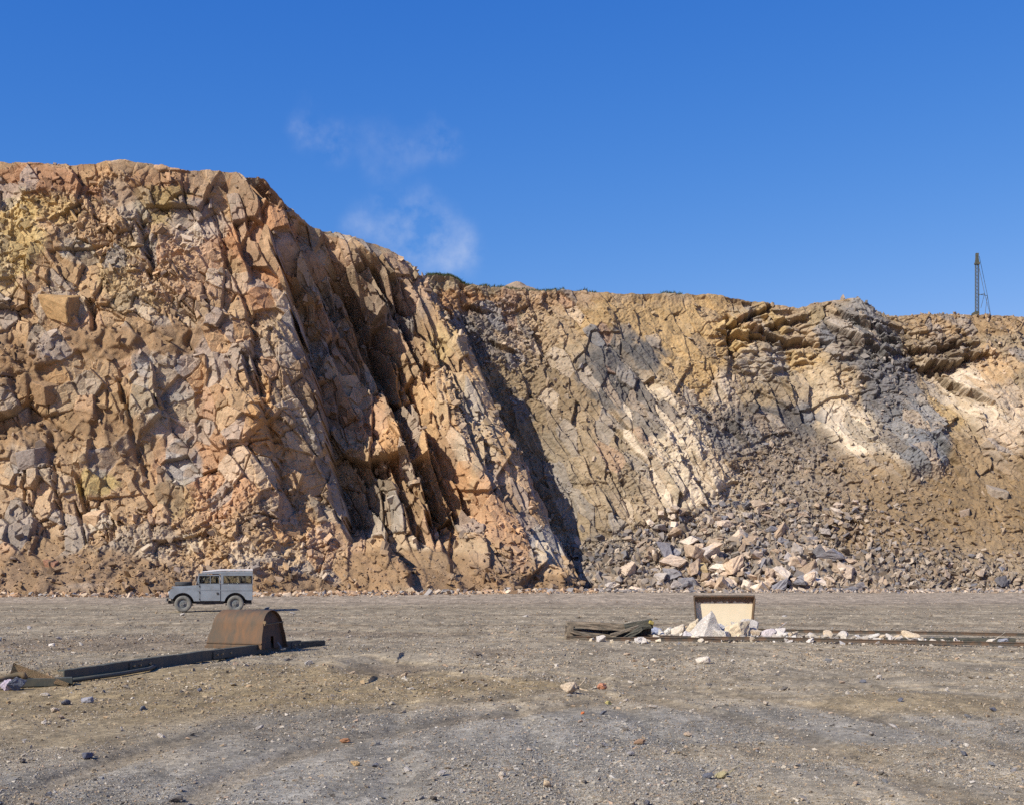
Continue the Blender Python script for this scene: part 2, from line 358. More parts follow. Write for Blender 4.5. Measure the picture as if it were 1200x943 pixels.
pebbles(120000, 16, 92, 0.028, 0.15, 3.0, 'gravel', 'coarser stones strewn over the far quarry floor', grow=0.004)

# ------------------------------------------------------------------ cliffs
# zones of rock colour, measured on the photograph (px, py, rx, ry, display colour, strength)
def zones(u, v, base, Z, n):
    c = np.ones(u.shape+(3,))*s2l(base)
    for (a, b_, rx, ry, col, k) in Z:
        col = np.asarray(col)*0.78+np.array([176, 152, 122])*0.22; k = k*0.9
        e = ((u-a)/rx)**2+((v-b_)/ry)**2
        m_ = k*(1-sstep(0.55, 1.05, e+0.9*n)); c = c*(1-m_[..., None])+s2l(col)*m_[..., None]
    return c
ZM = [(60, 212, 150, 24, (150, 98, 68), .8), (250, 216, 120, 26, (158, 112, 78), .8), (120, 205, 40, 16, (176, 140, 96), .6), (10, 285, 50, 60, (196, 168, 104), .8), (60, 245, 50, 18, (190, 158, 92), .6), (190, 245, 35, 30, (150, 132, 72), .6),
      (95, 320, 50, 40, (168, 132, 92), .7), (230, 262, 50, 28, (160, 144, 140), .8), (90, 295, 22, 16, (190, 184, 176), .8), (165, 320, 50, 60, (160, 138, 100), .7), (215, 320, 60, 40, (184, 142, 112), .7),
      (300, 300, 50, 60, (178, 118, 78), .8), (235, 430, 80, 60, (180, 132, 92), .6), (185, 430, 30, 18, (142, 138, 140), .8), (185, 490, 50, 50, (158, 148, 132), .7), (40, 440, 60, 50, (150, 112, 70), .8), (110, 480, 60, 40, (142, 110, 72), .8),
      (40, 535, 40, 40, (156, 148, 140), .6), (60, 590, 80, 45, (176, 146, 118), .7), (115, 605, 22, 22, (226, 198, 160), .8), (110, 565, 30, 18, (172, 150, 82), .7), (60, 655, 120, 36, (136, 106, 76), .9),
      (255, 560, 90, 80, (182, 132, 98), .8), (215, 545, 24, 32, (136, 140, 150), .7), (205, 590, 40, 30, (166, 142, 92), .6), (180, 640, 50, 40, (152, 146, 142), .6), (225, 635, 20, 14, (214, 196, 170), .6), (320, 520, 26, 110, (198, 142, 78), .8), (345, 600, 30, 70, (182, 130, 78), .7), (250, 680, 180, 24, (150, 122, 98), .7),
      (360, 440, 50, 90, (150, 128, 112), .7), (410, 420, 60, 80, (132, 104, 84), .8), (420, 330, 50, 50, (150, 128, 112), .7), (470, 350, 40, 60, (140, 122, 112), .7), (420, 470, 26, 26, (176, 130, 92), .8), (450, 520, 22, 30, (190, 138, 88), .8),
      (370, 540, 60, 60, (160, 140, 118), .6), (420, 600, 50, 60, (140, 132, 128), .7), (400, 650, 80, 50, (176, 142, 108), .7), (500, 470, 34, 80, (202, 158, 112), .9), (530, 540, 26, 60, (190, 134, 88), .8), (560, 500, 30, 60, (168, 150, 130), .7), (515, 400, 20, 30, (205, 176, 120), .7),
      (600, 600, 60, 60, (186, 138, 102), .8), (640, 640, 22, 40, (186, 176, 166), .8), (480, 660, 60, 30, (132, 108, 84), .8), (560, 670, 70, 24, (158, 118, 92), .8), (480, 310, 30, 30, (168, 142, 112), .8)]
ZB = [(760, 530, 110, 100, (126, 114, 96), .85), (1110, 560, 130, 70, (138, 112, 78), .8), (920, 520, 120, 50, (104, 98, 92), .8), (540, 352, 40, 28, (168, 120, 76), .9), (640, 352, 90, 16, (168, 128, 90), .8), (900, 352, 320, 12, (150, 118, 84), .5), (1130, 382, 110, 22, (158, 126, 86), .8), (572, 385, 50, 34, (142, 134, 130), .8), (610, 405, 40, 30, (178, 154, 132), .7), (660, 380, 60, 30, (184, 156, 120), .8),
      (780, 385, 115, 52, (180, 146, 92), .95), (800, 440, 55, 50, (186, 152, 98), .95), (720, 430, 55, 46, (96, 98, 104), .9), (745, 470, 40, 40, (98, 100, 110), .8), (690, 460, 50, 40, (130, 108, 78), .7), (620, 480, 60, 80, (132, 112, 84), .8), (640, 560, 60, 60, (136, 126, 110), .7),
      (700, 530, 50, 60, (160, 138, 108), .8), (775, 500, 28, 60, (178, 160, 136), .8), (800, 520, 40, 34, (226, 208, 180), .9), (825, 560, 30, 40, (232, 214, 190), .9), (780, 570, 40, 50, (200, 184, 158), .8), (745, 600, 30, 20, (196, 176, 150), .7), (850, 470, 24, 40, (190, 176, 160), .8), (820, 400, 34, 50, (186, 152, 98), .8),
      (885, 385, 40, 32, (204, 172, 112), .9), (940, 420, 40, 26, (196, 164, 108), .8), (900, 430, 40, 30, (176, 166, 154), .7), (960, 460, 50, 44, (206, 184, 152), .8), (985, 490, 22, 22, (226, 214, 196), .9), (1000, 395, 50, 40, (140, 138, 138), .9), (1035, 430, 40, 40, (124, 124, 128), .9), (970, 370, 40, 16, (140, 124, 92), .8),
      (1100, 418, 55, 22, (126, 110, 92), .8), (1160, 430, 34, 34, (202, 164, 116), .9), (1110, 480, 36, 34, (176, 146, 92), .8), (1180, 490, 40, 44, (204, 182, 158), .9), (1080, 530, 36, 38, (128, 134, 144), .9), (1060, 480, 34, 36, (150, 148, 148), .8), (1020, 510, 50, 40, (186, 176, 160), .8), (1072, 500, 14, 12, (226, 216, 204), .9),
      (890, 500, 70, 40, (98, 96, 98), .9), (870, 545, 60, 30, (146, 116, 78), .7), (930, 545, 60, 30, (120, 112, 108), .7), (1000, 560, 60, 30, (152, 124, 86), .8), (1130, 600, 90, 50, (142, 116, 78), .9), (1080, 600, 40, 60, (132, 110, 78), .8), (860, 520, 40, 20, (120, 100, 70), .8),
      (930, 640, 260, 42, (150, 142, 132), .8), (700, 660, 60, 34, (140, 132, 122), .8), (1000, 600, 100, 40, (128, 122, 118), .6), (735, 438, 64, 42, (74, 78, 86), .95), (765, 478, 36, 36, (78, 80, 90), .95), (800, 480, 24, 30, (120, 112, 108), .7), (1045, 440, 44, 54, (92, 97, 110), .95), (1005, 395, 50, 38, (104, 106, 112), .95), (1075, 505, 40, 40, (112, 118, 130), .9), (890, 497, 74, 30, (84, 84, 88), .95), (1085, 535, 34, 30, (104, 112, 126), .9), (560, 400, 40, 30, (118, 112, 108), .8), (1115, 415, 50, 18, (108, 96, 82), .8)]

def blur(d, n=1):
    for _ in range(n):
        e = np.pad(d, 1, mode='edge'); e = (e[:-2]+2*e[1:-1]+e[2:])/4; d = (e[:, :-2]+2*e[:, 1:-1]+e[:, 2:])/4
    return d
def build_cliff(name, U, X, Y, Z, dirv, disp_fn, zonelist, base, roll):
    """X,Y,Z (R,C) base surface; dirv (R,C,3) outward; disp_fn(u,v,s,h)->(d, col)"""
    u = 600+X/Y*F; v = HOR-(Z-EYE)/Y*F
    d, cm = disp_fn(u, v, U, Z)
    d = blur(d, 1)+0.012*fbm(U*9, Z*9, 777, 3, 0.7)
    edge = roll[:, None]
    d = d*edge
    P = np.stack([X, Y, Z], -1)+dirv*d[..., None]
    return P, cm, u, v

def poly_dist(u, v, pts):
    """signed horizontal distance (px) right of a falling polyline, and validity along it"""
    vs = [p[1] for p in pts]; us = [p[0] for p in pts]
    line = np.interp(v, vs, us)
    L = vs[-1]-vs[0]; w = sstep(vs[0]-6, vs[0]+0.12*L, v)*(1-sstep(vs[-1]-0.12*L, vs[-1]+6, v))
    return u-line, w
def cliff_steps(u, v, steps, wob):
    d = np.zeros(u.shape)
    for pts, depth, rec in steps:
        e, w = poly_dist(u, v, pts); e = e+wob
        d -= w*depth*sstep(0, 2.0, e)*np.clip(1-e/rec, 0, 1)
    return d

def palette_mix(c, idv, id2, idf, amt=0.35, gain=1.0):
    PAL = s2l([(168, 146, 122), (150, 146, 144), (178, 142, 116), (196, 178, 158), (138, 122, 104), (134, 134, 140), (156, 148, 142), (188, 162, 130)])
    k = (id2*len(PAL)).astype(int).clip(0, len(PAL)-1)
    m_ = (idv < amt)*0.5
    c = c*(1-m_[..., None])+PAL[k]*m_[..., None]
    c = c*(0.78+0.44*idf)[..., None]
    lum = c@np.array([0.3, 0.6, 0.1]); c = c*0.90+lum[..., None]*0.10
    return c*np.array([1.0, 1.0, 0.95])*gain

def massif_disp(u, v, s, h):
    # bedding frame: beds fall steeply to the right
    wb = fbm(s*0.25, h*0.25, 101, 3)
    s_, h_ = s+0.5*wb, h+0.5*fbm(s*0.25, h*0.25, 105, 3)
    q = 0.88*s_+0.46*h_; p = -0.46*s_+0.88*h_
    wR = sstep(-20, 40, u-(300+0.30*(v-330))+60*fbm(s*0.15, h*0.15, 107, 2))     # slabby right part
    # right: long slabs, stepped like broken books
    a1, e1, i1 = facets(q/2.9, p/6.5, 110, 0.45, 0.75, 0.42)
    a2, e2, i2 = facets(q/1.15, p/2.5, 111, 0.5, 0.85, 0.32)
    a3, e3, i3 = facets(q/0.42, p/0.75, 112, 0.5, 0.9, 0.1)
    ck = sstep(-0.1, 0.25, fbm(s*0.4, h*0.4, 151, 3)); dR = 3.0*a1+1.0*a2+0.22*a3-0.34*(1-sstep(0, 0.08, e2))*ck-0.12*(1-sstep(0, 0.12, e3))*ck
    # left: blocks, mixed sizes
    b1, f1, j1 = facets(q/3.6, p/4.4, 120, 0.45, 0.9, 0.10)
    b2, f2, j2 = facets(q/1.35+0.3*b1, p/1.7, 121, 0.65, 0.9, 0.12)
    b3, f3, j3 = facets(q/0.55, p/0.62, 122, 0.7)
    b4, f4, j4 = facets(s_/0.24, h_/0.22, 123, 0.8)
    rub = 0.85*sstep(0.05, 0.3, fbm(s*0.16, h*0.22, 130, 3)+0.3*sstep(600, 680, v)+0.0)   # patches of loose rubble: fine relief only
    blk = 1-rub
    dL = 1.15*b1+(0.62*blk+0.25*rub)*b2+(0.24*blk+0.36*rub)*b3+(0.03+0.16*rub)*b4
    dL -= 0.42*(1-sstep(0, 0.07, f2))*blk*ck+0.16*(1-sstep(0, 0.12, f3))*ck*(0.5+0.5*rub)+0.4*(1-sstep(0, 0.03, f1))*ck
    d = dL*(1-wR)+dR*wR
    wob = 3.5*a3+7*a2
    d += cliff_steps(u, v, [
        ([(322, 292), (336, 335), (352, 400), (372, 480), (392, 560), (410, 640)], 4.6, 66),
        ([(378, 300), (386, 325), (402, 350), (420, 400), (444, 450), (470, 505), (500, 590), (508, 640)], 4.6, 72),
        ([(420, 300), (446, 340), (470, 385), (500, 440)], 2.8, 36),
        ([(498, 372), (516, 420), (540, 480), (572, 560)], 1.5, 22),
        ([(286, 350), (296, 400), (306, 470), (322, 540), (342, 610)], 1.1, 26),
        ([(470, 300), (500, 360), (530, 430), (560, 500)], 1.4, 26),
        ([(560, 470), (590, 530), (620, 600)], 1.0, 22),
        ([(444, 520), (462, 560), (490, 640)], 1.8, 30),
        ([(95, 345), (103, 385)], 1.2, 14), ([(243, 240), (262, 300), (290, 370)], 0.7, 12), ([(160, 250), (166, 300), (176, 330)], 1.2, 16),
        ([(130, 440), (150, 500), (165, 560)], 1.0, 14), ([(56, 520), (62, 570), (66, 620)], 0.7, 10), ([(84, 555), (92, 640)], 1.0, 12), ([(48, 505), (52, 545)], 0.9, 12),
        ([(20, 530), (26, 600)], 0.7, 8), ([(118, 590), (127, 630)], 0.6, 9),
        ([(288, 420), (300, 470)], 1.2, 20)], wob)
    # large shape: the middle recess between the front spur and the long slab
    d += -3.2*np.exp(-(((u-425)/50)**2+((v-440)/105)**2))+1.3*np.exp(-(((u-300)/40)**2+((v-520)/150)**2))+1.0*np.exp(-(((u-510-0.5*(v-470))/30)**2+((v-490)/110)**2))
    d += 0.7*fbm(s*0.12, h*0.12, 140, 3)+(0.07+0.2*rub*(1-wR))*fbm(s*0.9, h*0.9, 141, 4, 0.6)
    # earthy slopes between the rock and at its foot: smooth, with a low apron onto the floor
    ns = fbm(s*0.3, h*0.3, 153, 4); soil = np.zeros(u.shape)
    for (a_, b_, rx, ry) in ((60, 672, 150, 30), (130, 500, 60, 26), (40, 505, 50, 22), (480, 672, 85, 30), (250, 700, 260, 20), (130, 400, 50, 22), (20, 430, 40, 40), (200, 395, 50, 18), (600, 690, 120, 16), (340, 690, 60, 14)):
        e = ((u-a_)/rx)**2+((v-b_)/ry)**2; soil = np.maximum(soil, 1-sstep(0.5, 1.15, e+1.1*ns))
    soil = np.maximum(soil, 0.6*(1-wR)*sstep(0.34, 0.46, fbm(s*0.22, h*0.3, 154, 4)))
    ap = sstep(640, 702, v)*(0.45+0.75*(1-sstep(150, 260, u))+0.6*np.exp(-((u-480)/70)**2)+0.3*fbm(s*0.25, s*0+7, 155, 3))
    sm_ = blur(d, 12); d = d*(1-0.85*soil)+(sm_+0.10*fbm(s*1.3, h*1.3, 156, 3)-0.1)*0.85*soil
    d = d*(0.35+0.65*sstep(708, 640, v))+1.9*ap
    n = fbm(s*0.35, h*0.35, 150, 4)
    c = zones(u, v, (170, 138, 104), ZM, n+0.55*(np.where(wR > 0.5, i2, j2)-0.5)+0.25*(np.where(wR > 0.5, i3, j3)-0.5))
    idv = j2*(1-wR)+i2*wR; id2 = hsh(np.floor(idv*1e5), np.floor(idv*1e3), 9); idf = np.where(wR > 0.5, i3, j3)
    idm = np.where(wR > 0.5, i2, j2); id2 = hsh(np.floor(idm*99991), np.floor(idm*997), 9)
    c = palette_mix(c, idm, id2, 0.55*idf+0.45*hsh(np.floor(id2*9999), np.floor(idm*99), 12), 0.50, 0.93)*np.array([0.97, 1.0, 0.985])
    so = (0.85*soil)[..., None]; c = c*(1-so)+s2l((140, 114, 84))*0.86*(1+0.25*fbm(s*1.2, h*1.2, 152, 3))[..., None]*so
    return d, c

def make_grid(cols, keys, NC, NR, roll_rows=14, bulge=0.0):
    """cols: list of (ubase, Ybase, zb, utop, vtop, Ytop). returns columns"""
    k = np.arange(len(cols)); t = np.concatenate([[keys[0]], keys[1:]])
    a = np.linspace(0, 1, NC); out = [np.interp(a, t, [c[i] for c in cols]) for i in range(6)]
    return a, out

# --- the near massif on the left
colsM = [(-330, 86, .2, -330, 186, 97), (0, 83, .15, 0, 190, 93.5), (130, 83, .15, 80, 193, 93.0), (230, 83.5, .15, 145, 187, 93.0), (320, 84.5, .16, 225, 200, 93.5), (420, 86, .16, 308, 206, 94.5), (500, 87, .18, 335, 238, 96.5),
         (560, 88, .2, 368, 266, 99), (625, 89.5, .2, 440, 286, 101.5), (672, 90.5, .2, 480, 308, 103), (686, 91.5, .2, 494, 326, 104.5), (676, 96, .2, 492, 332, 108), (650, 103, .2, 480, 336, 114)]
seg = np.array([math.hypot((colsM[i+1][0]-colsM[i][0])*0.058, (colsM[i+1][1]-colsM[i][1])) for i in range(len(colsM)-1)]); key = np.concatenate([[0], np.cumsum(seg)])
NC, NR = 1650, 960
a = np.linspace(0, key[-1], NC)
ub, yb, zb, ut, vt, yt = [np.interp(a, key, [c[i] for c in colsM]) for i in range(6)]
# soften the plan corner a little, roughen the skyline
sky_n = fbm(a*0.35, a*0+3.3, 160, 4, 0.5)*4+fbm(a*2.2, a*0+1.3, 161, 3)*1.0
vt = vt+sky_n*0.8
xb = (ub-600)/F*yb; xt = (ut-600)/F*yt; zt = EYE-(vt-HOR)/F*yt
t = np.linspace(0, 1, NR)[:, None]
prof = 0.80*t+0.20*sstep(0, 0.22, t)*1.0
prof = prof+0.03*np.sin(t*9+a[None]*0.15)*(t*(1-t)*4)
bul = np.interp(a, key, [0, 0, 0, 0, 0, 0, 0, 6, 12, 12, 12, 8, 0])*yb/F
X = xb+(xt-xb)*t+bul*4*t*(1-t)*0.9; Z = (zb-0.5)+(zt-zb+0.5)*t; Y = yb+(yt-yb)*prof
ang = np.interp(a, [0, key[8], key[9], key[10], key[11], key[12]], [-90, -88, -70, -35, -5, 0])*math.pi/180
dv = np.stack([np.cos(ang), np.sin(ang), ang*0], -1)[None].repeat(NR, 0)
dv[..., 2] = 0.18; dv /= np.linalg.norm(dv, axis=-1)[..., None]
SM = a[None]-30+0*t
# across-slope coordinate so that bedding stays parallel: use X for the front, a for the flank
SM = np.where(a[None] > key[8], (X[:, [np.searchsorted(a, key[8])]]+(a[None]-key[8])), X)
dv = dv*np.interp(a, [0, key[7], key[8], key[9], key[11], key[12]], [1, 1, 0.75, 0.38, 0.38, 0.8])[None, :, None]
PM, cM, uM, vM = build_cliff('cliff', SM, X, Y, Z, dv, massif_disp, ZM, None, np.concatenate([np.ones(NR-40), np.linspace(1, 0.25, 40)]))
# plateau behind the lip
tail = []
for i, dy in enumerate([0.25, 0.6, 1.1, 1.9, 3, 5, 9, 16, 30, 60]):
    r = PM[-1].copy(); r[:, 0] = PM[-1][:, 0]-dy*0.35*(ang > -1.4); r[:, 1] += dy; r[:, 2] += 0.10*min(dy, 1)-0.12*dy+0.25*fbm(a*1.5, a*0+dy, 170, 3); tail.append(r)
PMf = np.concatenate([PM, np.stack(tail)], 0); cMf = np.concatenate([cM, np.repeat(cM[-1:]*0.75, len(tail), 0)], 0)
o = link(bpy.data.objects.new('cliff', mesh_np('cliff', PMf.reshape(-1, 3), grid_faces(*PMf.shape[:2]), 'cliff_rock', cMf.reshape(-1, 3))))
tag(o, 'ochre and rust rock massif with steep slabs falling to the right', kind='structure')

# --- the back wall with its talus
def back_disp(u, v, s, h):
    wb = fbm(s*0.2, h*0.2, 201, 3)
    s_, h_ = s+0.6*wb+0.16*fbm(s*1.1, h*1.1, 206, 2), h+0.6*fbm(s*0.2, h*0.2, 205, 3)+0.16*fbm(s*1.1, h*1.1, 207, 2)
    q = 0.86*s_+0.51*h_; p = -0.51*s_+0.86*h_
    tal = TAL(u, v)
    a1, e1, i1 = facets(q/3.2, p/6.5, 210, 0.45, 0.8, 0.3)
    a2, e2, i2 = facets(q/1.05, p/2.2, 211, 0.55, 0.9, 0.3)
    a3, e3, i3 = facets(q/0.5, p/0.8, 212, 0.6)
    a4, e4, i4 = facets(s_/0.26, h_/0.2, 213, 0.8)
    # horizontally bedded, folded zone on the right
    hz = 1-sstep(0.5, 1.2, np.minimum(((u-905)/75)**2+((v-400)/42)**2, np.minimum(((u-1030)/60)**2+((v-420)/55)**2, ((u-1100)/65)**2+((v-415)/36)**2))+0.5*wb)
    hf = h_+0.22*(s_-25)*np.sin((u-900)/70.0)*0.35
    b2, f2, j2 = facets(s_/1.7, hf/0.62, 221, 0.3); b3, f3, j3 = facets(s_/0.75, hf/0.32, 222, 0.5)
    rub = sstep(-0.08, 0.25, fbm(s*0.13, h*0.18, 230, 3)+0.15*sstep(420, 560, v)-0.2*(u > 960))
    ck = sstep(0.0, 0.3, fbm(s*0.35, h*0.35, 251, 3)); dS = 0.7*a1+(0.6-0.35*rub)*a2+(0.20+0.12*rub)*a3+(0.07+0.09*rub)*a4-0.30*(1-sstep(0, 0.07, e2))*(1-0.7*rub)*ck-0.12*(1-sstep(0, 0.12, e3))*ck
    dH = 0.8*a1+0.75*b2+0.32*b3+0.06*a4-0.5*(1-sstep(0, 0.10, f2))-0.12*(1-sstep(0, 0.12, f3))
    # tilted pale beds: long parallel slabs running down to the right
    sl = np.exp(-(((u-782-0.56*(v-530))/62)**4+((v-530)/78)**4))+0.8*np.exp(-(((u-640-0.5*(v-560))/34)**4+((v-560)/60)**4))+0.7*np.exp(-(((u-700-0.5*(v-560))/26)**4+((v-560)/50)**4))+0.8*np.exp(-(((u-1010-0.6*(v-520))/26)**4+((v-520)/50)**4))+0.7*np.exp(-(((u-1140-0.7*(v-460))/34)**4+((v-460)/40)**4))
    sl = np.clip(sl, 0, 1)*(0.45+0.55*sstep(-0.25, 0.1, fbm(s*0.5, h*0.5, 291, 3)))
    qs = 0.875*s_+0.485*h_; ps = -0.485*s_+0.875*h_
    l1, le, li = facets(qs/0.72, ps/3.6, 290, 0.42, 0.8, 0.5); l2, lf, lj = facets(qs/0.72, ps/1.1, 292, 0.3, 0.9)
    dSl = 0.95*l1+0.18*l2-0.25*(1-sstep(0, 0.09, le))-0.10*(1-sstep(0, 0.05, lf))
    smooth_y = np.exp(-(((u-780)/85)**2+((v-395)/55)**2))                  # the smooth yellow slab
    dS *= 1-0.55*smooth_y
    d = dS*(1-hz)+dH*hz
    d = d*(1-sl)+(dSl+0.35)*sl
    wob = 3*a3+5*a2
    d += cliff_steps(u, v, [
        ([(848, 372), (850, 395), (853, 412)], 1.9, 9), ([(620, 385), (640, 430)], 0.8, 12), ([(535, 352), (548, 395), (560, 430)], 0.7, 14),
        ([(700, 390), (745, 440), (790, 500), (830, 570)], 0.5, 16), ([(760, 470), (800, 540), (835, 600)], 0.6, 14), ([(700, 520), (720, 570), (735, 610)], 0.6, 10),
        ([(830, 430), (842, 470)], 0.6, 10), ([(1105, 440), (1125, 480), (1150, 530)], 0.9, 18), ([(1085, 520), (1112, 545)], 1.3, 16), ([(1050, 400), (1085, 440)], 0.9, 20)], wob)
    # ledges with deep undercuts
    for (u0, v0, ru, slp, dep, th_) in ((905, 398, 62, 0.05, 1.5, 5), (875, 373, 28, -0.5, 1.7, 5), (905, 383, 40, -0.35, 1.2, 4), (1110, 424, 48, -0.12, 1.7, 8), (1100, 408, 40, -0.1, 1.2, 4), (1020, 392, 42, 0.5, 1.1, 4), (1010, 408, 36, 0.5, 1.0, 4), (590, 408, 18, 0.25, 0.7, 4), (556, 362, 14, 0.2, 0.9, 4), (1130, 455, 40, 0.7, 1.0, 4)):
        vv = v-(v0+slp*(u-u0)+4*a3+5*a2); m_ = np.exp(-((u-u0)/ru)**4)
        d -= dep*m_*np.exp(-(np.clip(vv, 0, None)/th_)**2)*(vv > -1.5); d += 0.35*dep*m_*np.exp(-((vv+4)/5)**2)
    # big folded buttress
    d += 1.5*np.exp(-(((u-1010)/50)**2+((v-400)/50)**2))+1.4*np.exp(-(((u-1075)/32)**2+((v-530)/36)**2))-1.3*np.exp(-(((u-1115)/36)**2+((v-450)/40)**2))+0.8*np.exp(-(((u-800)/60)**2+((v-530)/60)**2))
    d += 0.9*fbm(s*0.11, h*0.11, 240, 3)+0.16*fbm(s*0.9, h*0.9, 241, 4, 0.6)+0.05*fbm(s*6, h*6, 242, 2)
    db = blur(d, 3); d = d*(1-0.7*hz)+db*0.7*hz
    t1, g1, k1 = facets(s/1.1, h/0.8, 250, 0.9); t2, g2, k2 = facets(s/0.42, h/0.32, 251, 0.9)
    soil = 0.9*sstep(960, 1060, u+30*wb)*(1-sstep(640, 680, v)); dT = (0.42*t1+0.28*t2+0.1*a4)*(1-0.55*soil)+0.5*fbm(s*0.15, h*0.15, 255, 3)
    d = d*(1-tal)+dT*tal*sstep(700, 680, v)
    n = fbm(s*0.35, h*0.35, 260, 4)
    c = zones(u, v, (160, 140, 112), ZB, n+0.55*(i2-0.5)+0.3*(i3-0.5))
    pk = np.where(li < 0.58, 1.3, 0.1)*sl*(u > 730)+0.12*sl; cr_ = s2l((226, 208, 180))*np.where(lj < 0.3, 0.8, 1.0)[..., None]; pk = np.clip(pk, 0, 0.92)[..., None]
    gt = s2l((140, 126, 110)); kt = (0.55*tal*(1-sstep(980, 1090, u)*(1-sstep(620, 665, v))))[..., None]; c = c*(1-kt)+gt*kt
    idm = np.where(tal > 0.5, 0.9, i2); id2 = hsh(np.floor(idm*99991), np.floor(idm*997), 9)
    c = palette_mix(c, idm, id2, 0.55*np.where(tal > 0.5, k2, i3)+0.45*hsh(np.floor(id2*9999), np.floor(idm*99), 12), 0.34*(1-0.8*smooth_y), 0.78); c = c*(1-pk)+0.74*cr_*pk
    sm = (0.85*tal*sstep(940, 1030, u+40*n)*(1-sstep(630, 672, v)))[..., None]; c = c*(1-sm)+s2l((124, 104, 76))*(1+0.35*fbm(s*0.7, h*0.9, 262, 4))[..., None]*sm
    return d, c
VT = ([480, 640, 690, 740, 800, 830, 862, 920, 1000, 1060, 1110, 1160, 1400], [640, 650, 640, 624, 612, 598, 545, 505, 535, 565, 560, 560, 580])
def TAL(u, v): return sstep(-14, 14, v-np.interp(u, *VT)+0.0)
NCb, NRb = 1450, 760
uB = np.linspace(440, 1420, NCb)                                    # measured at the wall's mean distance
vtop = np.interp(uB, [440, 497, 512, 528, 545, 600, 690, 800, 845, 905, 935, 958, 1000, 1025, 1040, 1100, 1200, 1420], [326, 324, 322, 324, 333, 337, 343, 345, 347, 356, 362, 355, 354, 365, 371, 370, 371, 374])
sky_b = fbm(uB*0.03, uB*0+5.3, 270, 5, 0.6)*3.2+fbm(uB*0.2, uB*0, 271, 2)*0.9
vtop = vtop+sky_b
ytoe = np.interp(uB, [440, 620, 700, 900, 1420], [100, 98.5, 94.8, 92, 91]); ytop = np.interp(uB, [440, 500, 620, 900, 1420], [106, 107, 110, 113, 115])
xw = (uB-600)/F*104.0                                              # columns are straight in plan: constant world X
zt = EYE-(vtop-HOR)/F*ytop
ztal = EYE-(np.interp(uB, *VT)-HOR)/F*100.0; ztal = np.convolve(np.pad(ztal, 80, mode='edge'), np.ones(161)/161, 'valid')
t = np.linspace(0, 1, NRb)[:, None]; Z = 0.0+(zt-0.0)*t
ytal = ytoe+ztal/math.tan(math.radians(39))
ytal = np.minimum(ytal, ytop-0.18*(zt-ztal))
Y = np.where(Z < ztal, ytoe+(ytal-ytoe)*Z/ztal, ytal+(ytop-ytal)*(Z-ztal)/(zt-ztal))
ker = np.ones(25)/25; Y = np.apply_along_axis(lambda c: np.convolve(np.pad(c, 12, mode='edge'), ker, 'valid'), 0, Y)
xtop = (uB-600)/F*ytop; X = xw+(xtop-xw)*t; 
dvb = np.zeros(X.shape+(3,)); dvb[..., 1] = -1; dvb[..., 2] = 0.25; dvb /= np.linalg.norm(dvb, axis=-1)[..., None]
PB, cB, uBm, vBm = build_cliff('rock_face', X, X, Y, Z, dvb, back_disp, ZB, None, np.concatenate([np.ones(NRb-12), np.linspace(1, 0.3, 12)]))
tail = []
for i, dy in enumerate([0.25, 0.6, 1.1, 1.9, 3, 5, 9, 16, 40]):
    r = PB[-1].copy(); r[:, 1] += dy; r[:, 2] += 0.12*min(dy, 1)-0.06*dy+0.12*fbm(uB*0.12, uB*0+dy, 280, 3); tail.append(r)
PBf = np.concatenate([PB, np.stack(tail)], 0); cBf = np.concatenate([cB, np.repeat(cB[-1:]*0.8, len(tail), 0)], 0)
o = link(bpy.data.objects.new('rock_face', mesh_np('rock_face', PBf.reshape(-1, 3), grid_faces(*PBf.shape[:2]), 'cliff_rock', cBf.reshape(-1, 3))))
tag(o, 'long tan and grey back wall of the quarry with a fallen talus fan', kind='structure')

# --- loose rubble
def normals(P):
    du = np.zeros_like(P); dv_ = np.zeros_like(P); du[:, 1:-1] = P[:, 2:]-P[:, :-2]; dv_[1:-1] = P[2:]-P[:-2]
    n = np.cross(du, dv_); n /= np.linalg.norm(n, axis=-1)[..., None]+1e-9; return n
def pick(P, c, w, n):
    w = w.ravel(); w = w/w.sum(); I = rng.choice(len(w), n, p=w); return P.reshape(-1, 3)[I], c.reshape(-1, 3)[I]
GREYS = s2l([(152, 144, 136), (174, 156, 136), (124, 122, 124), (184, 166, 146), (142, 124, 104), (112, 110, 112), (164, 144, 122), (190, 176, 158)])
# rubble fan at the foot of the back wall
talw = TAL(uBm, vBm)*(uBm > 600)*(uBm < 1300)
fan = talw*np.clip(1.1-((uBm-880)/210)**2, 0.0, 1)+talw*(0.25+0.5*sstep(640, 680, vBm)); fan *= 1-0.65*sstep(970, 1060, uBm)*(1-sstep(630, 670, vBm))
P1, c1 = pick(PB, cB, fan*(0.4+sstep(560, 660, vBm))*(0.35+sstep(-0.2, 0.3, fbm(X*0.2, Z*0.3, 256, 3))), 46000)
S = np.clip(0.08*(1-rng.random(len(P1)))**(-0.62), 0.08, 0.8)*(0.6+0.5*sstep(570, 680, HOR-(P1[:, 2]-EYE)/P1[:, 1]*F))*(1-0.35*sstep(950, 1150, 600+P1[:, 0]/P1[:, 1]*F))
g = GREYS[rng.integers(0, len(GREYS), len(P1))]*rng.uniform(0.5, 1.08, (len(P1), 1)); mixk = rng.uniform(0.3, 0.9, (len(P1), 1))
scatter('rubble', P1+np.stack([rng.normal(0, .05, len(P1)), -S*0.15, S*0.12], 1), S, (g*mixk+0.85*c1*(1-mixk)), 'loose_stone', TBIG, 1, 'mixed grey and tan broken rock covering the talus slope', 'rubble')
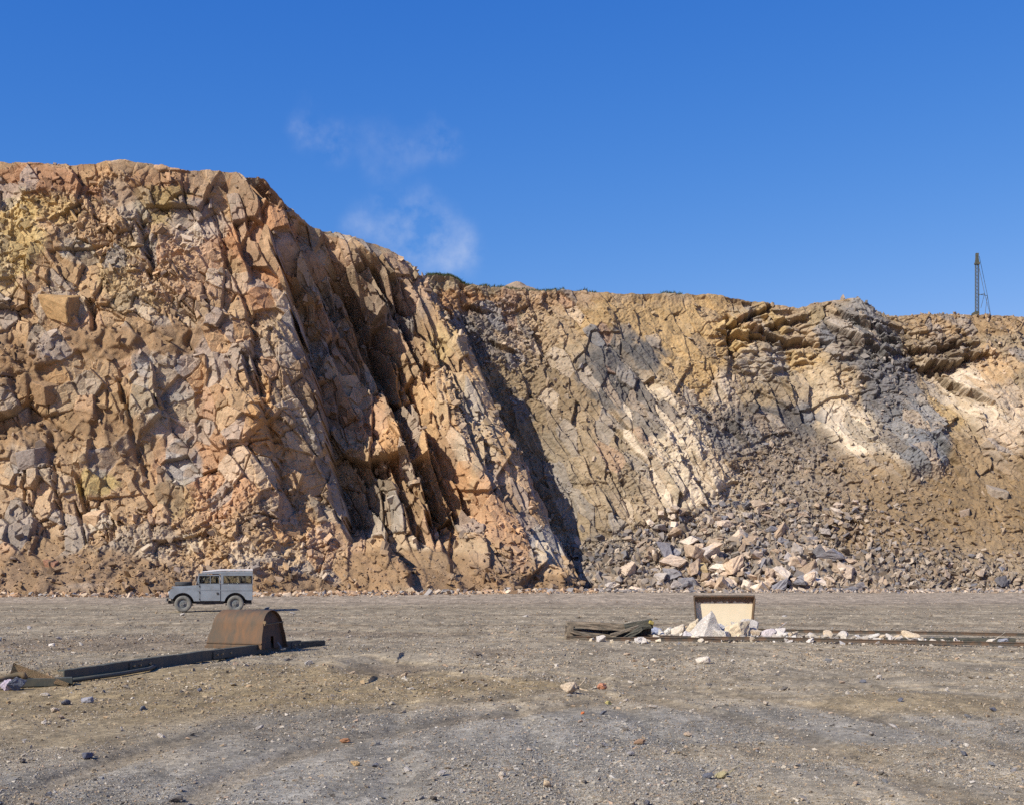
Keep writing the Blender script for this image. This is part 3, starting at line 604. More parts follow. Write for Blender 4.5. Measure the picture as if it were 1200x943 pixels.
# small scree on the ledges of both faces
nM = normals(PM); nz = np.abs(nM[..., 2])
wM = sstep(0.30, 0.75, nz)*(0.35+sstep(-0.1, 0.25, fbm(SM*0.16, PM[..., 2]*0.22, 130, 3)))*(vM < 705)*(uM > -120)+0.35*sstep(640, 690, vM)*(uM > -120)
P2, c2 = pick(PM, cM, wM, 17000); S = np.clip(0.075*(1-rng.random(len(P2)))**(-0.55), 0.075, 0.7)
g = GREYS[rng.integers(0, len(GREYS), len(P2))]; k = rng.uniform(0, 0.35, (len(P2), 1))*(rng.random((len(P2), 1)) < 0.5)
scatter('scree', P2+np.stack([S*0, -S*0.2, S*0.1], 1), S, (c2*(1-k)+g*k)*rng.uniform(0.75, 1.25, (len(P2), 1)), 'loose_stone', TBIG, 1, 'ochre scree lodged on the ledges of the near cliff', 'scree')
nB = normals(PB); nz = np.abs(nB[..., 2])
wB = sstep(0.35, 0.8, nz)*(1-0.75*talw)*(0.3+sstep(-0.1, 0.25, fbm(X*0.13, Z*0.18, 230, 3)))*(uBm < 1300)*(vBm > 352)
P3, c3 = pick(PB, cB, wB, 14000); S = np.clip(0.085*(1-rng.random(len(P3)))**(-0.5), 0.085, 0.55)
g = GREYS[rng.integers(0, len(GREYS), len(P3))]; k = rng.uniform(0, 0.5, (len(P3), 1))
scatter('scree', P3+np.stack([S*0, -S*0.2, S*0.1], 1), S, (c3*(1-k)+g*k)*rng.uniform(0.72, 1.2, (len(P3), 1)), 'loose_stone', TBIG, 1, 'grey and tan scree lodged on the ledges of the back wall', 'scree')
# toe of the near cliff: spill onto the floor
n = 7500; uu = rng.uniform(-160, 700, n); yy = np.interp(uu, [c[0] for c in colsM[:11]], [c[1] for c in colsM[:11]])-0.8-np.abs(rng.normal(0, 2.6, n))
xx = (uu-600)/F*yy; S = np.clip(0.09*(1-rng.random(n))**(-0.5), 0.09, 0.55)
g = s2l([(160, 130, 100), (150, 145, 140), (180, 150, 120), (130, 105, 80), (200, 180, 155)])[rng.integers(0, 5, n)]*rng.uniform(0.7, 1.1, (n, 1))
scatter('rubble', np.stack([xx, yy, ground_z(xx, yy)+S*0.15], 1), S, g, 'loose_stone', TBIG, 0.8, 'small broken stone spilled along the foot of the near cliff', 'rubble')
n = 4200; uu = rng.uniform(680, 1300, n); yy = 92.3-np.abs(rng.normal(0, 2.2, n)); xx = (uu-600)/F*yy; S = np.clip(0.10*(1-rng.random(n))**(-0.5), 0.10, 0.5)
scatter('rubble', np.stack([xx, yy, ground_z(xx, yy)+S*0.15], 1), S, GREYS[rng.integers(0, len(GREYS), n)]*rng.uniform(0.7, 1.1, (n, 1)), 'loose_stone', TBIG, 0.8, 'small grey stone spilled along the foot of the talus', 'rubble')

# surface lookup on the back wall / massif for single blocks
def surf(P, u, v, pu, pv):
    Pp = P.reshape(-1, 3); uu = 600+Pp[:, 0]/Pp[:, 1]*F; vv = HOR-(Pp[:, 2]-EYE)/Pp[:, 1]*F
    e = (uu-pu)**2+(vv-pv)**2; I = np.where(e < 6.0)[0]
    if len(I) == 0: I = [int(np.argmin(e))]
    return Vector(Pp[I[np.argmin(Pp[I, 1])]])
subB = PB[::2, ::2]; subM = PM[::2, ::2]
# the 300 larger blocks of the pile: each a thing
FANL = 'angular limestone block lying in the rubble pile below the back wall'
cnt = 0
cuts_ = [(745, 30), (800, 26), (880, 60), (960, 70), (1060, 90)]
while cnt < 280:
    pu = random.choice([random.gauss(840, 65), random.gauss(850, 90), random.gauss(950, 80), random.uniform(700, 1190)]); pv = 694-110*random.random()**1.15
    if pu < 690 or pu > 1195 or pv < np.interp(pu, [690, 760, 850, 1000, 1200], [640, 610, 560, 585, 640]): continue
    p = surf(subB, 0, 0, pu, pv); big = 0.48+1.2*random.random()**1.8*(1.0 if pv > 622 else 0.45)*(1.0 if pu < 1000 else 0.5)
    c = GREYS[random.randrange(len(GREYS))]*random.uniform(0.8, 1.1)
    rock_obj('rubble_block', p+Vector((0, -0.25*big, 0.10*big)), big, c*(1.22 if pv > 612 and pu < 980 else 0.95), FANL, 'rock', 'fallen blocks in the rubble pile'); cnt += 1
def cube_rock(seed, j=0.36):
    r = random.Random(seed); t = bmesh.new()
    for a_ in (-1, 1):
        for b_ in (-1, 1):
            for c_ in (-1, 1): t.verts.new((a_*(1+r.uniform(-j, j)), b_*(1+r.uniform(-j, j)), c_*(1+r.uniform(-j, j))*0.9))
    for i in range(3): t.verts.new((r.uniform(-1, 1), -1.0-0.2*r.random(), r.uniform(-.8, .8)))
    bmesh.ops.convex_hull(t, input=t.verts); bmesh.ops.bevel(t, geom=list(t.edges), offset=0.05, segments=1, affect='EDGES'); bmesh.ops.triangulate(t, faces=t.faces)
    bmesh.ops.subdivide_edges(t, edges=[e for e in t.edges if e.calc_length() > 0.3], cuts=4, use_grid_fill=True); bmesh.ops.triangulate(t, faces=t.faces); t.normal_update()
    from mathutils import noise as mn
    for v in t.verts: v.co += v.normal*0.07*(mn.noise(v.co*1.7+Vector((seed, 0, 0)))+0.7*mn.noise(v.co*5))
    me = bpy.data.meshes.new('rock'); t.to_mesh(me); t.free(); me.materials.append(MATS['block_stone']); return me
CR = [cube_rock(70+i) for i in range(4)]; nb = 0
# blocks one can tell apart
for (pu, pv, w, col, lab, P_) in (
    (72, 361, 2.7, (172, 138, 88), 'large tan squarish block jutting from the upper left of the near cliff', subM),
    (52, 459, 2.0, (140, 112, 80), 'rounded brown boulder lodged at left of the near cliff above a soil slope', subM),
    (35, 535, 1.9, (140, 140, 144), 'blue grey boulder standing out near the left edge of the near cliff', subM),
    (112, 606, 1.7, (222, 192, 156), 'pale cream slab low on the near cliff left of the parked vehicle', subM),
    (60, 660, 0.9, (160, 112, 90), 'reddish stone on the dark soil slope at lower left', subM),
    (1172, 578, 2.0, (150, 146, 138), 'big grey boulder resting on brown soil at far right of the back wall', subB),
    (1130, 600, 0.9, (160, 150, 140), 'smaller grey boulder just below left of the big right hand boulder', subB),
    (840, 640, 1.5, (186, 170, 146), 'squared buff block at the middle of the rubble pile', subB),
    (820, 668, 1.5, (196, 178, 130), 'yellowish block at the front of the rubble pile', subB),
    (795, 622, 1.9, (92, 90, 86), 'dark flat slab on top of the left end of the rubble pile', subB),
    (857, 680, 1.2, (216, 198, 170), 'cream block at the foot of the rubble pile above the tipped tub', subB),
    (938, 688, 1.5, (186, 182, 174), 'large pale grey block at the very foot of the rubble pile', subB)):
    p = surf(P_, 0, 0, pu, pv); col = np.asarray(col)*0.6+np.array([165, 138, 108])*0.4; nb += 1; rock_obj('boulder', p+Vector((0, 0.2*w, 0)), w*0.82, s2l(col)*0.88, lab, 'rock', mesh=CR[nb % 4], rot=(0.25, random.uniform(-0.35, 0.35), random.uniform(-0.7, -0.1)), scl=(1, 0.75, 0.85))

# grass on the lip of the back wall, spoil heap beyond
n = 5200; uu = np.concatenate([rng.uniform(500, 545, 2300), rng.uniform(540, 800, 2900)]); ii = np.clip(np.searchsorted(uB, uu), 0, NCb-1)
P4 = PB[-1][ii]+np.stack([rng.normal(0, .05, n), rng.uniform(0, 1.6, n), rng.uniform(0.02, 0.12, n)], 1)
keep = (uu < 545) | (fbm(uu*0.06, uu*0, 300, 3) > 0.0); P4 = P4[keep]; n = len(P4)
hgt = rng.uniform(0.08, 0.22, n); dx = rng.normal(0, 0.1, n); w_ = 0.035
V = np.stack([P4+np.array([-w_, 0, -0.1]), P4+np.array([w_, 0.02, -0.1]), P4+np.stack([dx, rng.normal(0, .08, n), hgt], 1)], 1).reshape(-1, 3)
o = link(bpy.data.objects.new('grass', mesh_np('grass', V, np.arange(n*3).reshape(-1, 3), 'grass_green'))); tag(o, 'thin dark green turf growing along the top of the back wall', 'grass', kind='stuff')
hx = np.linspace(-7, 7, 60); hy = np.linspace(-7, 7, 40); HX, HY = np.meshgrid(hx, hy); HZ = np.clip(3.2-0.55*np.sqrt(HX**2+HY**2)+0.25*fbm(HX, HY, 310, 3), -1, 3)
c = at(606, 345, 150); Pq = np.stack([HX+c[0], HY+c[1], HZ+c[2]-1.6], -1).reshape(-1, 3)
o = link(bpy.data.objects.new('hill', mesh_np('hill', Pq, grid_faces(*HX.shape), 'cliff_rock', np.ones((len(Pq), 3))*s2l((146, 128, 106))))); tag(o, 'small pale spoil heap showing above the rim', kind='structure')

# ------------------------------------------------------------------ the vehicle
CX, CY, _ = at(245.5, 716, 54.5)
S_CAR = 0.97
car = empty('off_road_car', (CX, CY, gz(CX, CY)), math.radians(12.5), 'old grey boxy off-road station wagon with a white roof parked side on below the cliff', 'car')
HW = 0.77
def arc(cx, cz, r, a0, a1, n=12): return [(cx+r*math.cos(math.radians(a0+(a1-a0)*i/n)), cz+r*math.sin(math.radians(a0+(a1-a0)*i/n))) for i in range(n+1)]
FWX, RWX, WR = -1.09, 1.09, 0.355
mb = MB()                                            # lower body with both wheel arches cut out
low = [(-1.66, 0.62)]+[(-1.55, 0.56)]+arc(FWX, 0.36, 0.46, 155, 12, 12)+[(-0.60, 0.46), (-0.40, 0.46), (0.62, 0.46)]+arc(RWX, 0.36, 0.46, 168, 22, 12)+[(1.60, 0.50), (1.81, 0.50), (1.81, 1.19), (-0.42, 1.19), (-0.50, 1.06), (-1.44, 1.04), (-1.60, 0.98), (-1.66, 0.86)]
mb.prism(low, -HW, HW, bev=0.012)
body = mb.build('body', 'grey_paint', car)
mb = MB(); mb.prism([(-1.58, 1.03), (-1.55, 1.09), (-0.52, 1.14), (-0.46, 1.07), (-0.5, 1.03)], -0.52, 0.52, bev=0.01); mb.build('bonnet', 'grey_paint', car)
mb = MB(); mb.box(-0.5, 1.83, -HW-0.012, HW+0.012, 0.915, 0.94); mb.build('waist_rail', 'grey_paint', car)
mb = MB()
for y_ in (-0.36, 0.36): mb.box(-1.72, 1.78, y_-0.04, y_+0.04, 0.36, 0.48)
mb.box(-0.55, 0.6, -0.70, -0.2, 0.34, 0.44); mb.box(-0.3, 0.25, 0.2, 0.6, 0.30, 0.44); mb.box(-1.6, 1.6, -0.36, 0.36, 0.46, 0.60); mb.box(FWX-0.5, FWX+0.5, -0.56, 0.56, 0.56, 0.90); mb.box(RWX-0.5, RWX+0.5, -0.56, 0.56, 0.56, 0.90); mb.box(1.5, 1.78, -0.7, 0.7, 0.32, 0.38)
for x_ in (FWX, RWX): mb.tube([(x_, -0.6, WR), (x_, 0.6, WR)], 0.05, 10); mb.tube([(x_, 0.12, WR-0.0), (x_, 0.30, WR)], 0.13, 12); mb.box(x_-0.42, x_+0.42, -0.43, -0.37, 0.28, 0.33)
mb.build('chassis', 'black_steel', car)
mb = MB(); mb.box(-1.80, -1.74, -0.76, 0.76, 0.46, 0.58, bev=0.01); mb.build('bumper', 'wheel_paint', car)
mb = MB(); mb.box(-1.675, -1.66, -0.30, 0.30, 0.58, 0.98); mb.build('grille', 'black_steel', car)
for y_ in (-0.40, 0.40):
    mb = MB(); mb.tube([(-1.70, y_, 0.80), (-1.655, y_, 0.80)], 0.085, 16); mb.build('headlight', 'lamp_glass', car)
# doors, proud of the tub with a dark gap round them
for sy in (-1, 1):
    y0, y1 = (-HW-0.018, -HW-0.002) if sy < 0 else (HW+0.002, HW+0.018)
    mb = MB(); mb.box(-0.395, 0.475, -HW-0.003 if sy < 0 else HW-0.05, -HW+0.05 if sy < 0 else HW+0.003, 0.47, 1.185)
    mb.build('door_gap', 'black_steel', car)
    mb = MB(); mb.box(-0.375, 0.455, y0, y1, 0.485, 0.912); mb.box(-0.375, 0.455, y0, y1, 0.943, 1.185)
    d_ = mb.build('door', 'grey_paint', car)
    mb = MB()                                        # door-top frame
    for bx_ in ((-0.46, -0.42, 1.19, 1.58), (0.41, 0.45, 1.19, 1.58), (0.03, 0.055, 1.20, 1.58), (-0.46, 0.45, 1.55, 1.59), (-0.46, 0.45, 1.188, 1.215)): mb.box(bx_[0], bx_[1], y0*0.985-0.01, y0*0.985+0.015, bx_[2], bx_[3])
    wf = mb.build('window_frame', 'grey_paint', d_)
    mb = MB(); mb.box(-0.42, 0.41, y0*0.98-0.002, y0*0.98+0.002, 1.215, 1.55); mb.build('window_pane', 'window_glass', d_)
    mb = MB(); mb.box(0.30, 0.38, y0-0.02 if sy < 0 else y1, y0 if sy < 0 else y1+0.02, 0.79, 0.84); mb.box(0.32, 0.40, y0-0.012 if sy < 0 else y1, y0 if sy < 0 else y1+0.012, 0.74, 0.79); mb.build('handle', 'black_steel', d_)
    mb = MB()
    for z_ in (0.55, 0.84, 1.10): mb.tube([(-0.405, y0-0.005 if sy < 0 else y1+0.005, z_-0.035), (-0.405, y0-0.005 if sy < 0 else y1+0.005, z_+0.035)], 0.018, 8)
    mb.build('hinge', 'black_steel', d_)
    # rear side: hard top panel with long window and the slim upper one
    yy0, yy1 = (-HW, -HW+0.03) if sy < 0 else (HW-0.03, HW)
    mb = MB()
    for bx_ in ((0.47, 0.60, 1.192, 1.63), (1.77, 1.815, 1.192, 1.63), (0.60, 1.77, 1.192, 1.225), (0.60, 1.77, 1.545, 1.63)): mb.box(bx_[0], bx_[1], yy0, yy1, bx_[2], bx_[3])
    sp = mb.build('side_panel', 'grey_paint', car)
    mb = MB(); mb.box(0.60, 1.77, (yy0+yy1)/2-0.002, (yy0+yy1)/2+0.002, 1.225, 1.545); mb.build('window_pane', 'window_glass', sp)
    mb = MB()
    for bx_ in ((0.585, 0.605, 1.21, 1.56), (1.765, 1.785, 1.21, 1.56), (1.50, 1.52, 1.22, 1.55), (0.6, 1.77, 1.215, 1.232), (0.6, 1.77, 1.54, 1.557)): mb.box(bx_[0], bx_[1], yy0-0.006, yy1+0.006, bx_[2], bx_[3])
    mb.build('window_seal', 'black_steel', sp)
    mb = MB(); mb.box(0.80, 1.55, yy0-0.004, yy1+0.004, 1.655, 1.70); mb.box(1.56, 1.78, yy0-0.008, yy1+0.008, 1.65, 1.715); mb.build('vent', 'black_steel', sp)
    mb = MB(); mb.tube([(-0.46, yy0, 1.19), (-0.54, yy0+(0.02 if sy > 0 else 0.0), 1.19)], 0.02, 8); mb.build('mirror_arm', 'black_steel', car)
car.scale = (S_CAR,)*3
# windscreen
mb = MB()
def ws(x, z): return x
for (y0, y1, z0, z1) in ((-0.76, -0.71, 1.17, 1.60), (0.71, 0.76, 1.17, 1.60), (-0.02, 0.02, 1.17, 1.60), (-0.76, 0.76, 1.17, 1.22), (-0.76, 0.76, 1.55, 1.60)):
    sh = (1.60-1.17); t0 = bmesh.new()
    mb.prism([(-0.56+0.12*(z0-1.17)/sh, z0), (-0.52+0.12*(z0-1.17)/sh, z0), (-0.52+0.12*(z1-1.17)/sh, z1), (-0.56+0.12*(z1-1.17)/sh, z1)], y0, y1)
wsf = mb.build('windscreen', 'grey_paint', car)
mb = MB(); mb.prism([(-0.545, 1.2), (-0.541, 1.2), (-0.431, 1.58), (-0.435, 1.58)], -0.71, 0.71); mb.build('window_pane', 'window_glass', wsf)
mb = MB(); mb.prism([(-0.56, 1.05), (-0.40, 1.05), (-0.40, 1.192), (-0.56, 1.175)], -HW+0.003, HW-0.003); mb.build('scuttle', 'grey_paint', car)
# roof: grey side band, white second skin above
mb = MB(); mb.prism([(-0.47, 1.60), (-0.44, 1.64), (-0.1, 1.70), (0.5, 1.745), (1.80, 1.745), (1.82, 1.70), (1.82, 1.632), (-0.1, 1.632), (-0.1, 1.60)], -HW-0.01, HW+0.01, bev=0.01)
rf = mb.build('roof', 'grey_paint', car)
mb = MB(); mb.prism([(-0.36, 1.70), (-0.28, 1.735), (0.45, 1.835), (1.82, 1.835), (1.83, 1.765), (0.5, 1.758), (-0.2, 1.695)], -HW-0.015, HW+0.015, bev=0.008); mb.build('roof_panel', 'white_paint', rf)
mb = MB()                                            # rear
for bx_ in ((-0.77, -0.70, 1.192, 1.63), (0.70, 0.77, 1.192, 1.63), (-0.70, 0.70, 1.192, 1.24), (-0.70, 0.70, 1.58, 1.63)): mb.box(1.785, 1.818, bx_[0]+0.002, bx_[1]-0.002, bx_[2], bx_[3])
mb.build('tailgate', 'grey_paint', car)
mb = MB()
for y_ in (-0.36, 0.36): mb.box(-0.12, 0.34, y_-0.24, y_+0.24, 1.15, 1.24, bev=0.02); mb.box(0.26, 0.36, y_-0.22, y_+0.22, 1.2, 1.48, bev=0.03)
mb.box(0.8, 1.7, -0.72, -0.5, 1.19, 1.24); mb.box(0.8, 1.7, 0.5, 0.72, 1.19, 1.24)
mb.build('seat', 'seat_vinyl', car)
mb = MB(); mb.tube([(-0.22+0.05*math.cos(a_*math.pi/8), 0.32+0.19*math.sin(a_*math.pi/8), 1.30+0.16*math.cos(a_*math.pi/8)) for a_ in range(17)], 0.012, 6); mb.tube([(-0.22, 0.32, 1.3), (-0.42, 0.32, 1.15)], 0.015, 6); mb.build('steering_wheel', 'black_steel', car)
def tyre_prof(w, R, r):
    h = w/2; return [(-h*0.8, r), (-h, r+0.03), (-h, R-0.05), (-h*0.85, R-0.012), (-h*0.5, R), (h*0.5, R), (h*0.85, R-0.012), (h, R-0.05), (h, r+0.03), (h*0.8, r)]
for x_ in (FWX, RWX):
    for sy in (-1, 1):
        w = bpy.data.objects.new('wheel', None); link(w, car); w.location = (x_, sy*0.655, WR)
        mb = MB(); mb.lathe_y(tyre_prof(0.17, WR, 0.205), 36)
        mb.build('tyre', 'tyre_rubber', w, True)
        mb = MB(); mb.lathe_y([(sy*0.075, 0.205), (sy*0.06, 0.19), (sy*0.035, 0.17), (sy*0.055, 0.11), (sy*0.055, 0.055), (sy*0.10, 0.05), (sy*0.10, 0.001), (-sy*0.06, 0.001), (-sy*0.07, 0.205)], 28)
        for k_ in range(5): aa = k_*1.2566; mb.disc_y(sy*0.055, sy*0.072, 0.013, 0.083*math.cos(aa), 0.083*math.sin(aa), 6)
        mb.build('rim', 'wheel_paint', w)
w = bpy.data.objects.new('spare_wheel', None); link(w, car); w.location = (-1.09, 0.0, 1.205); w.rotation_euler = (math.radians(90), 0, 0)
mb = MB(); mb.lathe_y(tyre_prof(0.17, 0.36, 0.205), 36); mb.build('tyre', 'spare_rubber', w, True)
mb = MB(); mb.lathe_y([(0.06, 0.205), (0.03, 0.19), (0.02, 0.05), (0.02, 0.001), (-0.06, 0.001), (-0.07, 0.205)], 24); mb.build('rim', 'wheel_paint', w)

# ------------------------------------------------------------------ left: upturned tub on a line of girders
YS = 27.6; XS = (289-600)/F*YS
tub = empty('mine_tub', (XS, YS, gz(XS, YS)+0.09), math.radians(-24), 'rusty brown steel tub lying upside down on timber packing at left', 'mine tub')
def usec(w, h, n=14, splay=0.045):                       # inverted U: open at the bottom
    r = w/2*0.86; pts = [(-w/2-splay, 0.0)]
    pts += [(-w/2*1.0+0.0, (h-r)*0.62)]
    pts += [(r*math.cos(math.pi-math.pi*i/n), h-r+r*math.sin(math.pi*i/n)) for i in range(n+1)]
    pts += [(w/2, (h-r)*0.62), (w/2+splay, 0.0)]
    return pts
LT, WT, HT = 1.42, 0.86, 0.80
def shell_mesh(x0, x1, x0t, x1t, w, h, th, mat, name, parent, nx=14):
    """bent plate along x, ends slanting inward with height"""
    o_, i_ = usec(w, h), usec(w-2*th, h-th)
    t = bmesh.new(); rows = []
    for k in range(nx+1):
        a_ = k/nx; ro = []; ri = []
        for (sec, lst) in ((o_, ro), (i_, ri)):
            for (yy_, zz_) in sec:
                f_ = zz_/h; xa = x0+(x0t-x0)*f_; xb_ = x1+(x1t-x1)*f_; dent = 0.012*math.sin(7*a_+9*f_)*math.sin(3.1*a_*3)
                lst.append(t.verts.new((xa+(xb_-xa)*a_, yy_*(1+dent), zz_+dent*0.4)))
        rows.append((ro, ri))
    m_ = len(o_)
    for k in range(nx):
        for j in range(m_-1):
            t.faces.new((rows[k][0][j], rows[k+1][0][j], rows[k+1][0][j+1], rows[k][0][j+1])); t.faces.new((rows[k][1][j], rows[k][1][j+1], rows[k+1][1][j+1], rows[k+1][1][j]))
        for j in (0, m_-1): t.faces.new((rows[k][0][j], rows[k][1][j], rows[k+1][1][j], rows[k+1][0][j]))
    for k in (0, nx):
        for j in range(m_-1): t.faces.new((rows[k][0][j], rows[k][0][j+1], rows[k][1][j+1], rows[k][1][j]))
    bmesh.ops.recalc_face_normals(t, faces=t.faces)
    me = bpy.data.meshes.new(name); t.to_mesh(me); t.free(); me.materials.append(MATS[mat])
    for p in me.polygons: p.use_smooth = True
    try: me.set_sharp_from_angle(angle=math.radians(40))
    except Exception: pass
    return link(bpy.data.objects.new(name, me), parent)
shell_mesh(-LT/2, LT/2, -LT/2+0.16, LT/2-0.06, WT, HT, 0.012, 'rust_steel', 'shell', tub)
# end plates, set in from the rim, with slot
sec = usec(WT-0.03, HT-0.02)
for sx in (-1, 1):
    mb = MB(); xp = LT/2-0.09
    hole = [(0.11, 0.0), (0.11, 0.25), (0.0, 0.25), (0.0, 0.0)]
    poly = [(p[0], p[1]) for p in sec]+hole
    t = bmesh.new(); vs = [t.verts.new((sx*(xp-0.05*p[1]), p[0], p[1])) for p in poly]; f = t.faces.new(vs)
    r = bmesh.ops.extrude_face_region(t, geom=[f]); bmesh.ops.translate(t, vec=(-sx*0.01, 0, 0), verts=[v for v in r['geom'] if isinstance(v, bmesh.types.BMVert)])
    bmesh.ops.recalc_face_normals(t, faces=t.faces); bmesh.ops.triangulate(t, faces=t.faces); mb._add(t); mb.build('end_plate', 'dark_rust', tub)
mb = MB()
for sy in (-1, 1): mb.box(-LT/2-0.01, LT/2+0.01, sy*(WT/2+0.05)-0.012, sy*(WT/2+0.05)+0.012, 0.0, 0.05); mb.box(-LT/2+0.03, LT/2-0.01, sy*(WT/2+0.04)-0.008, sy*(WT/2+0.04)+0.008, 0.10, 0.125)
mb.build('rim', 'rust_steel', tub)
mb = MB(); mb.tube([(LT/2-0.01, -0.36, 0.50), (LT/2-0.01, 0.33, 0.54)], 0.014, 8); mb.build('cross_bar', 'rust_pale', tub)
mb = MB(); mb.disc_y(-0.37, -0.34, 0.035, LT/2+0.0, 0.55); mb.build('bolt', 'rust_pale', tub)
mb = MB(); mb.tube([(LT/2+0.04, 0.04, 0.12), (LT/2+0.10, 0.06, 0.04), (LT/2+0.16, 0.0, -0.03), (LT/2+0.20, 0.10, -0.02)], 0.022, 8); mb.build('hook', 'wheel_paint', tub)
# timber packing under the tub
for (dx_, dy_, w, h, mt, lab) in ((-0.42, -0.30, 0.36, 0.125, 'dark_wood', 'dark timber block under the left side of the rusty upturned tub'), (-0.02, -0.32, 0.38, 0.125, 'pale_wood', 'pale yellow timber block under the middle of the rusty upturned tub'), (0.25, 0.35, 0.4, 0.12, 'dark_wood', 'dark timber block under the far side of the rusty upturned tub')):
    mb = MB(); mb.box(-w/2, w/2, -0.12, 0.12, 0, h, bev=0.012); o = mb.build('timber_block', mt); o.location = (XS+dx_, YS+dy_, gz(XS+dx_, YS+dy_)); o.rotation_euler = (0, 0, -0.3); tag(o, lab, 'timber')
# girder line: three channel lengths bolted nose to tail
GP = [at(74, 800, 20.1), at(166, 789, 22.6), at(262, 776, 25.6), at(352, 761, 28.8)]
GP = [Vector((p[0], p[1], 0)) for p in GP]
labs = ['dark channel girder lying nearest the rusty bent plate at lower left', 'middle dark channel girder of the bolted line at left', 'dark channel girder whose far end runs beneath the rusty upturned tub']
def batter(mb, amp, seed):
    from mathutils import noise as mn
    bmesh.ops.subdivide_edges(mb.bm, edges=[e for e in mb.bm.edges if e.calc_length() > 0.6], cuts=24, use_grid_fill=True)
    for v in mb.bm.verts:
        k = v.co.x; n_ = mn.noise(Vector((k*1.9+seed, v.co.z*4, seed))); m_ = mn.noise(Vector((k*6, v.co.z*9, seed+5)))
        v.co.y += amp*(n_+0.4*m_); v.co.z += amp*0.7*(mn.noise(Vector((k*1.3+seed, 3, 1)))+0.5*mn.noise(Vector((k*5.3+seed, 7, 1))))
def channel(mb, L, h, d, th=0.018):                    # web along x on the +... side, flanges top and bottom
    mb.box(0, L, -th, 0, 0, h); mb.box(0.0, L, 0.001, d, h-th, h); mb.box(0.0, L, 0.001, d, 0, th)
for i in range(3):
    A, B = GP[i], GP[i+1]; D = B-A; L = D.length; hz_ = [0.19, 0.20, 0.19][i]
    g_ = empty('girder', (A.x, A.y, gz((A.x+B.x)/2, (A.y+B.y)/2)+[0.0, 0.0, 0.0][i]), math.atan2(D.y, D.x), labs[i], 'girder', 'girders of the left hand track line')
    mb = MB(); channel(mb, L*1.0-0.02, hz_, 0.11); batter(mb, 0.022, i*7.7); mb.build('beam', 'tarred_steel', g_)
    mb = MB(); mb.box(L-0.5, L+0.45 if i < 2 else L-0.05, -0.045, -0.02, 0.03, hz_-0.03); mb.build('fish_plate', 'tarred_steel', g_)
    for bx_ in (L-0.38, L-0.16)+((L+0.2,) if i < 2 else ()):
        mb = MB(); mb.disc_y(-0.075, -0.045, 0.022, bx_, hz_*0.55, 10); mb.build('bolt', 'bolt_brass', g_)
mb = MB(); pts = [(GP[0]+Vector((0.10, -0.35, 0))), (GP[0]+Vector((0.55, 1.1, 0))), (GP[1]+Vector((0.2, -0.3, 0))), (GP[1]+Vector((0.1, 0.6, 0)))]
mb.tube([(p.x, p.y, gz(p.x, p.y)+0.05) for p in pts], 0.035, 8); o = mb.build('pipe', 'tarred_steel', None, True); tag(o, 'thin dark pipe on the ground along the near side of the girder line', 'pipe')
# last dark timber beyond the tub
mb = MB(); mb.box(0, 1.15, -0.14, 0.14, 0, 0.13, bev=0.015); o = mb.build('sleeper', 'dark_wood'); a_ = at(338, 760, 28.9); o.location = (a_[0], a_[1]-0.2, gz(a_[0], a_[1])); o.rotation_euler = (0, 0, math.radians(58)); tag(o, 'dark timber sleeper on the ground right of the rusty upturned tub', 'sleeper')
# bent plate, pipe and stones at the left edge
A = Vector(at(16, 800, 19.7)); A.z = gz(A.x, A.y)
bp_ = empty('bent_plate', A, math.radians(-8), 'rusty folded steel plate with a raised pointed end at lower left', 'steel plate'); bp_.scale = (1.22, 1.2, 1.05)
mb = MB()
t = bmesh.new(); q_ = [(0, 0, 0.32), (0.78, -0.1, 0.05), (0.76, -0.12, 0.0), (0.70, -0.34, -0.0), (0.10, -0.05, 0.16), (0.12, 0.28, 0.0), (0.80, 0.05, 0.0)]
v_ = [t.verts.new(p) for p in q_]; t.faces.new((v_[0], v_[1], v_[2], v_[4])); t.faces.new((v_[0], v_[5], v_[6], v_[1])); 
bmesh.ops.solidify(t, geom=t.faces[:], thickness=0.02); bmesh.ops.recalc_face_normals(t, faces=t.faces); mb._add(t); mb.build('plate', 'rust_pale', bp_)
mb = MB(); t = bmesh.new(); v_ = [t.verts.new(p) for p in ((0, 0, 0.33), (0.03, -0.02, 0.32), (0.12, 0.02, 0.0), (-0.12, 0.05, 0.0))]; t.faces.new(v_); bmesh.ops.solidify(t, geom=t.faces[:], thickness=0.015); mb._add(t); mb.build('gusset', 'dark_rust', bp_)
mb = MB(); a0 = at(-40, 806, 18.6); a1 = at(6, 795, 19.2); a2 = at(27, 790, 19.4); a3 = at(30, 795, 19.4)
mb.tube([a0, a1, ((a1[0]+a2[0])/2, a2[1], a2[2]-0.01), a2, a3], 0.048, 12); o = mb.build('pipe', 'rust_pale', None, True); tag(o, 'bent rusty brown pipe reaching in from the left edge', 'pipe')
mb = MB(); mb.box(0, 0.85, -0.12, 0.12, 0, 0.12, bev=0.01); o = mb.build('sleeper', 'tarred_steel'); o.location = (A.x+0.1, A.y-0.3, A.z); o.rotation_euler = (0, 0, math.radians(20)); tag(o, 'dark slab added for the shadowy debris below the rusty folded plate at lower left', 'sleeper')  # dark slab added in place of the shadowy debris, darkness put into its colour
for (pu, pv, sz, col, lab) in ((9, 806, 0.30, (190, 178, 190), 'pale lilac stone propped under the rusty pipe at the left edge'), (19, 802, 0.30, (104, 108, 116), 'dark grey stone under the rusty pipe at the left edge'), (3, 812, 0.2, (120, 118, 116), 'small dark stone at the left edge under the pipe')):
    p = at(pu, pv, 19.0); rock_obj('stone', (p[0], p[1], gz(p[0], p[1])+0.09), sz, s2l(col), lab, 'stone', rot=(0.3, -0.6, 0.4), scl=(0.75, 0.6, 0.95), mesh=BM[(pu*5) % 12])

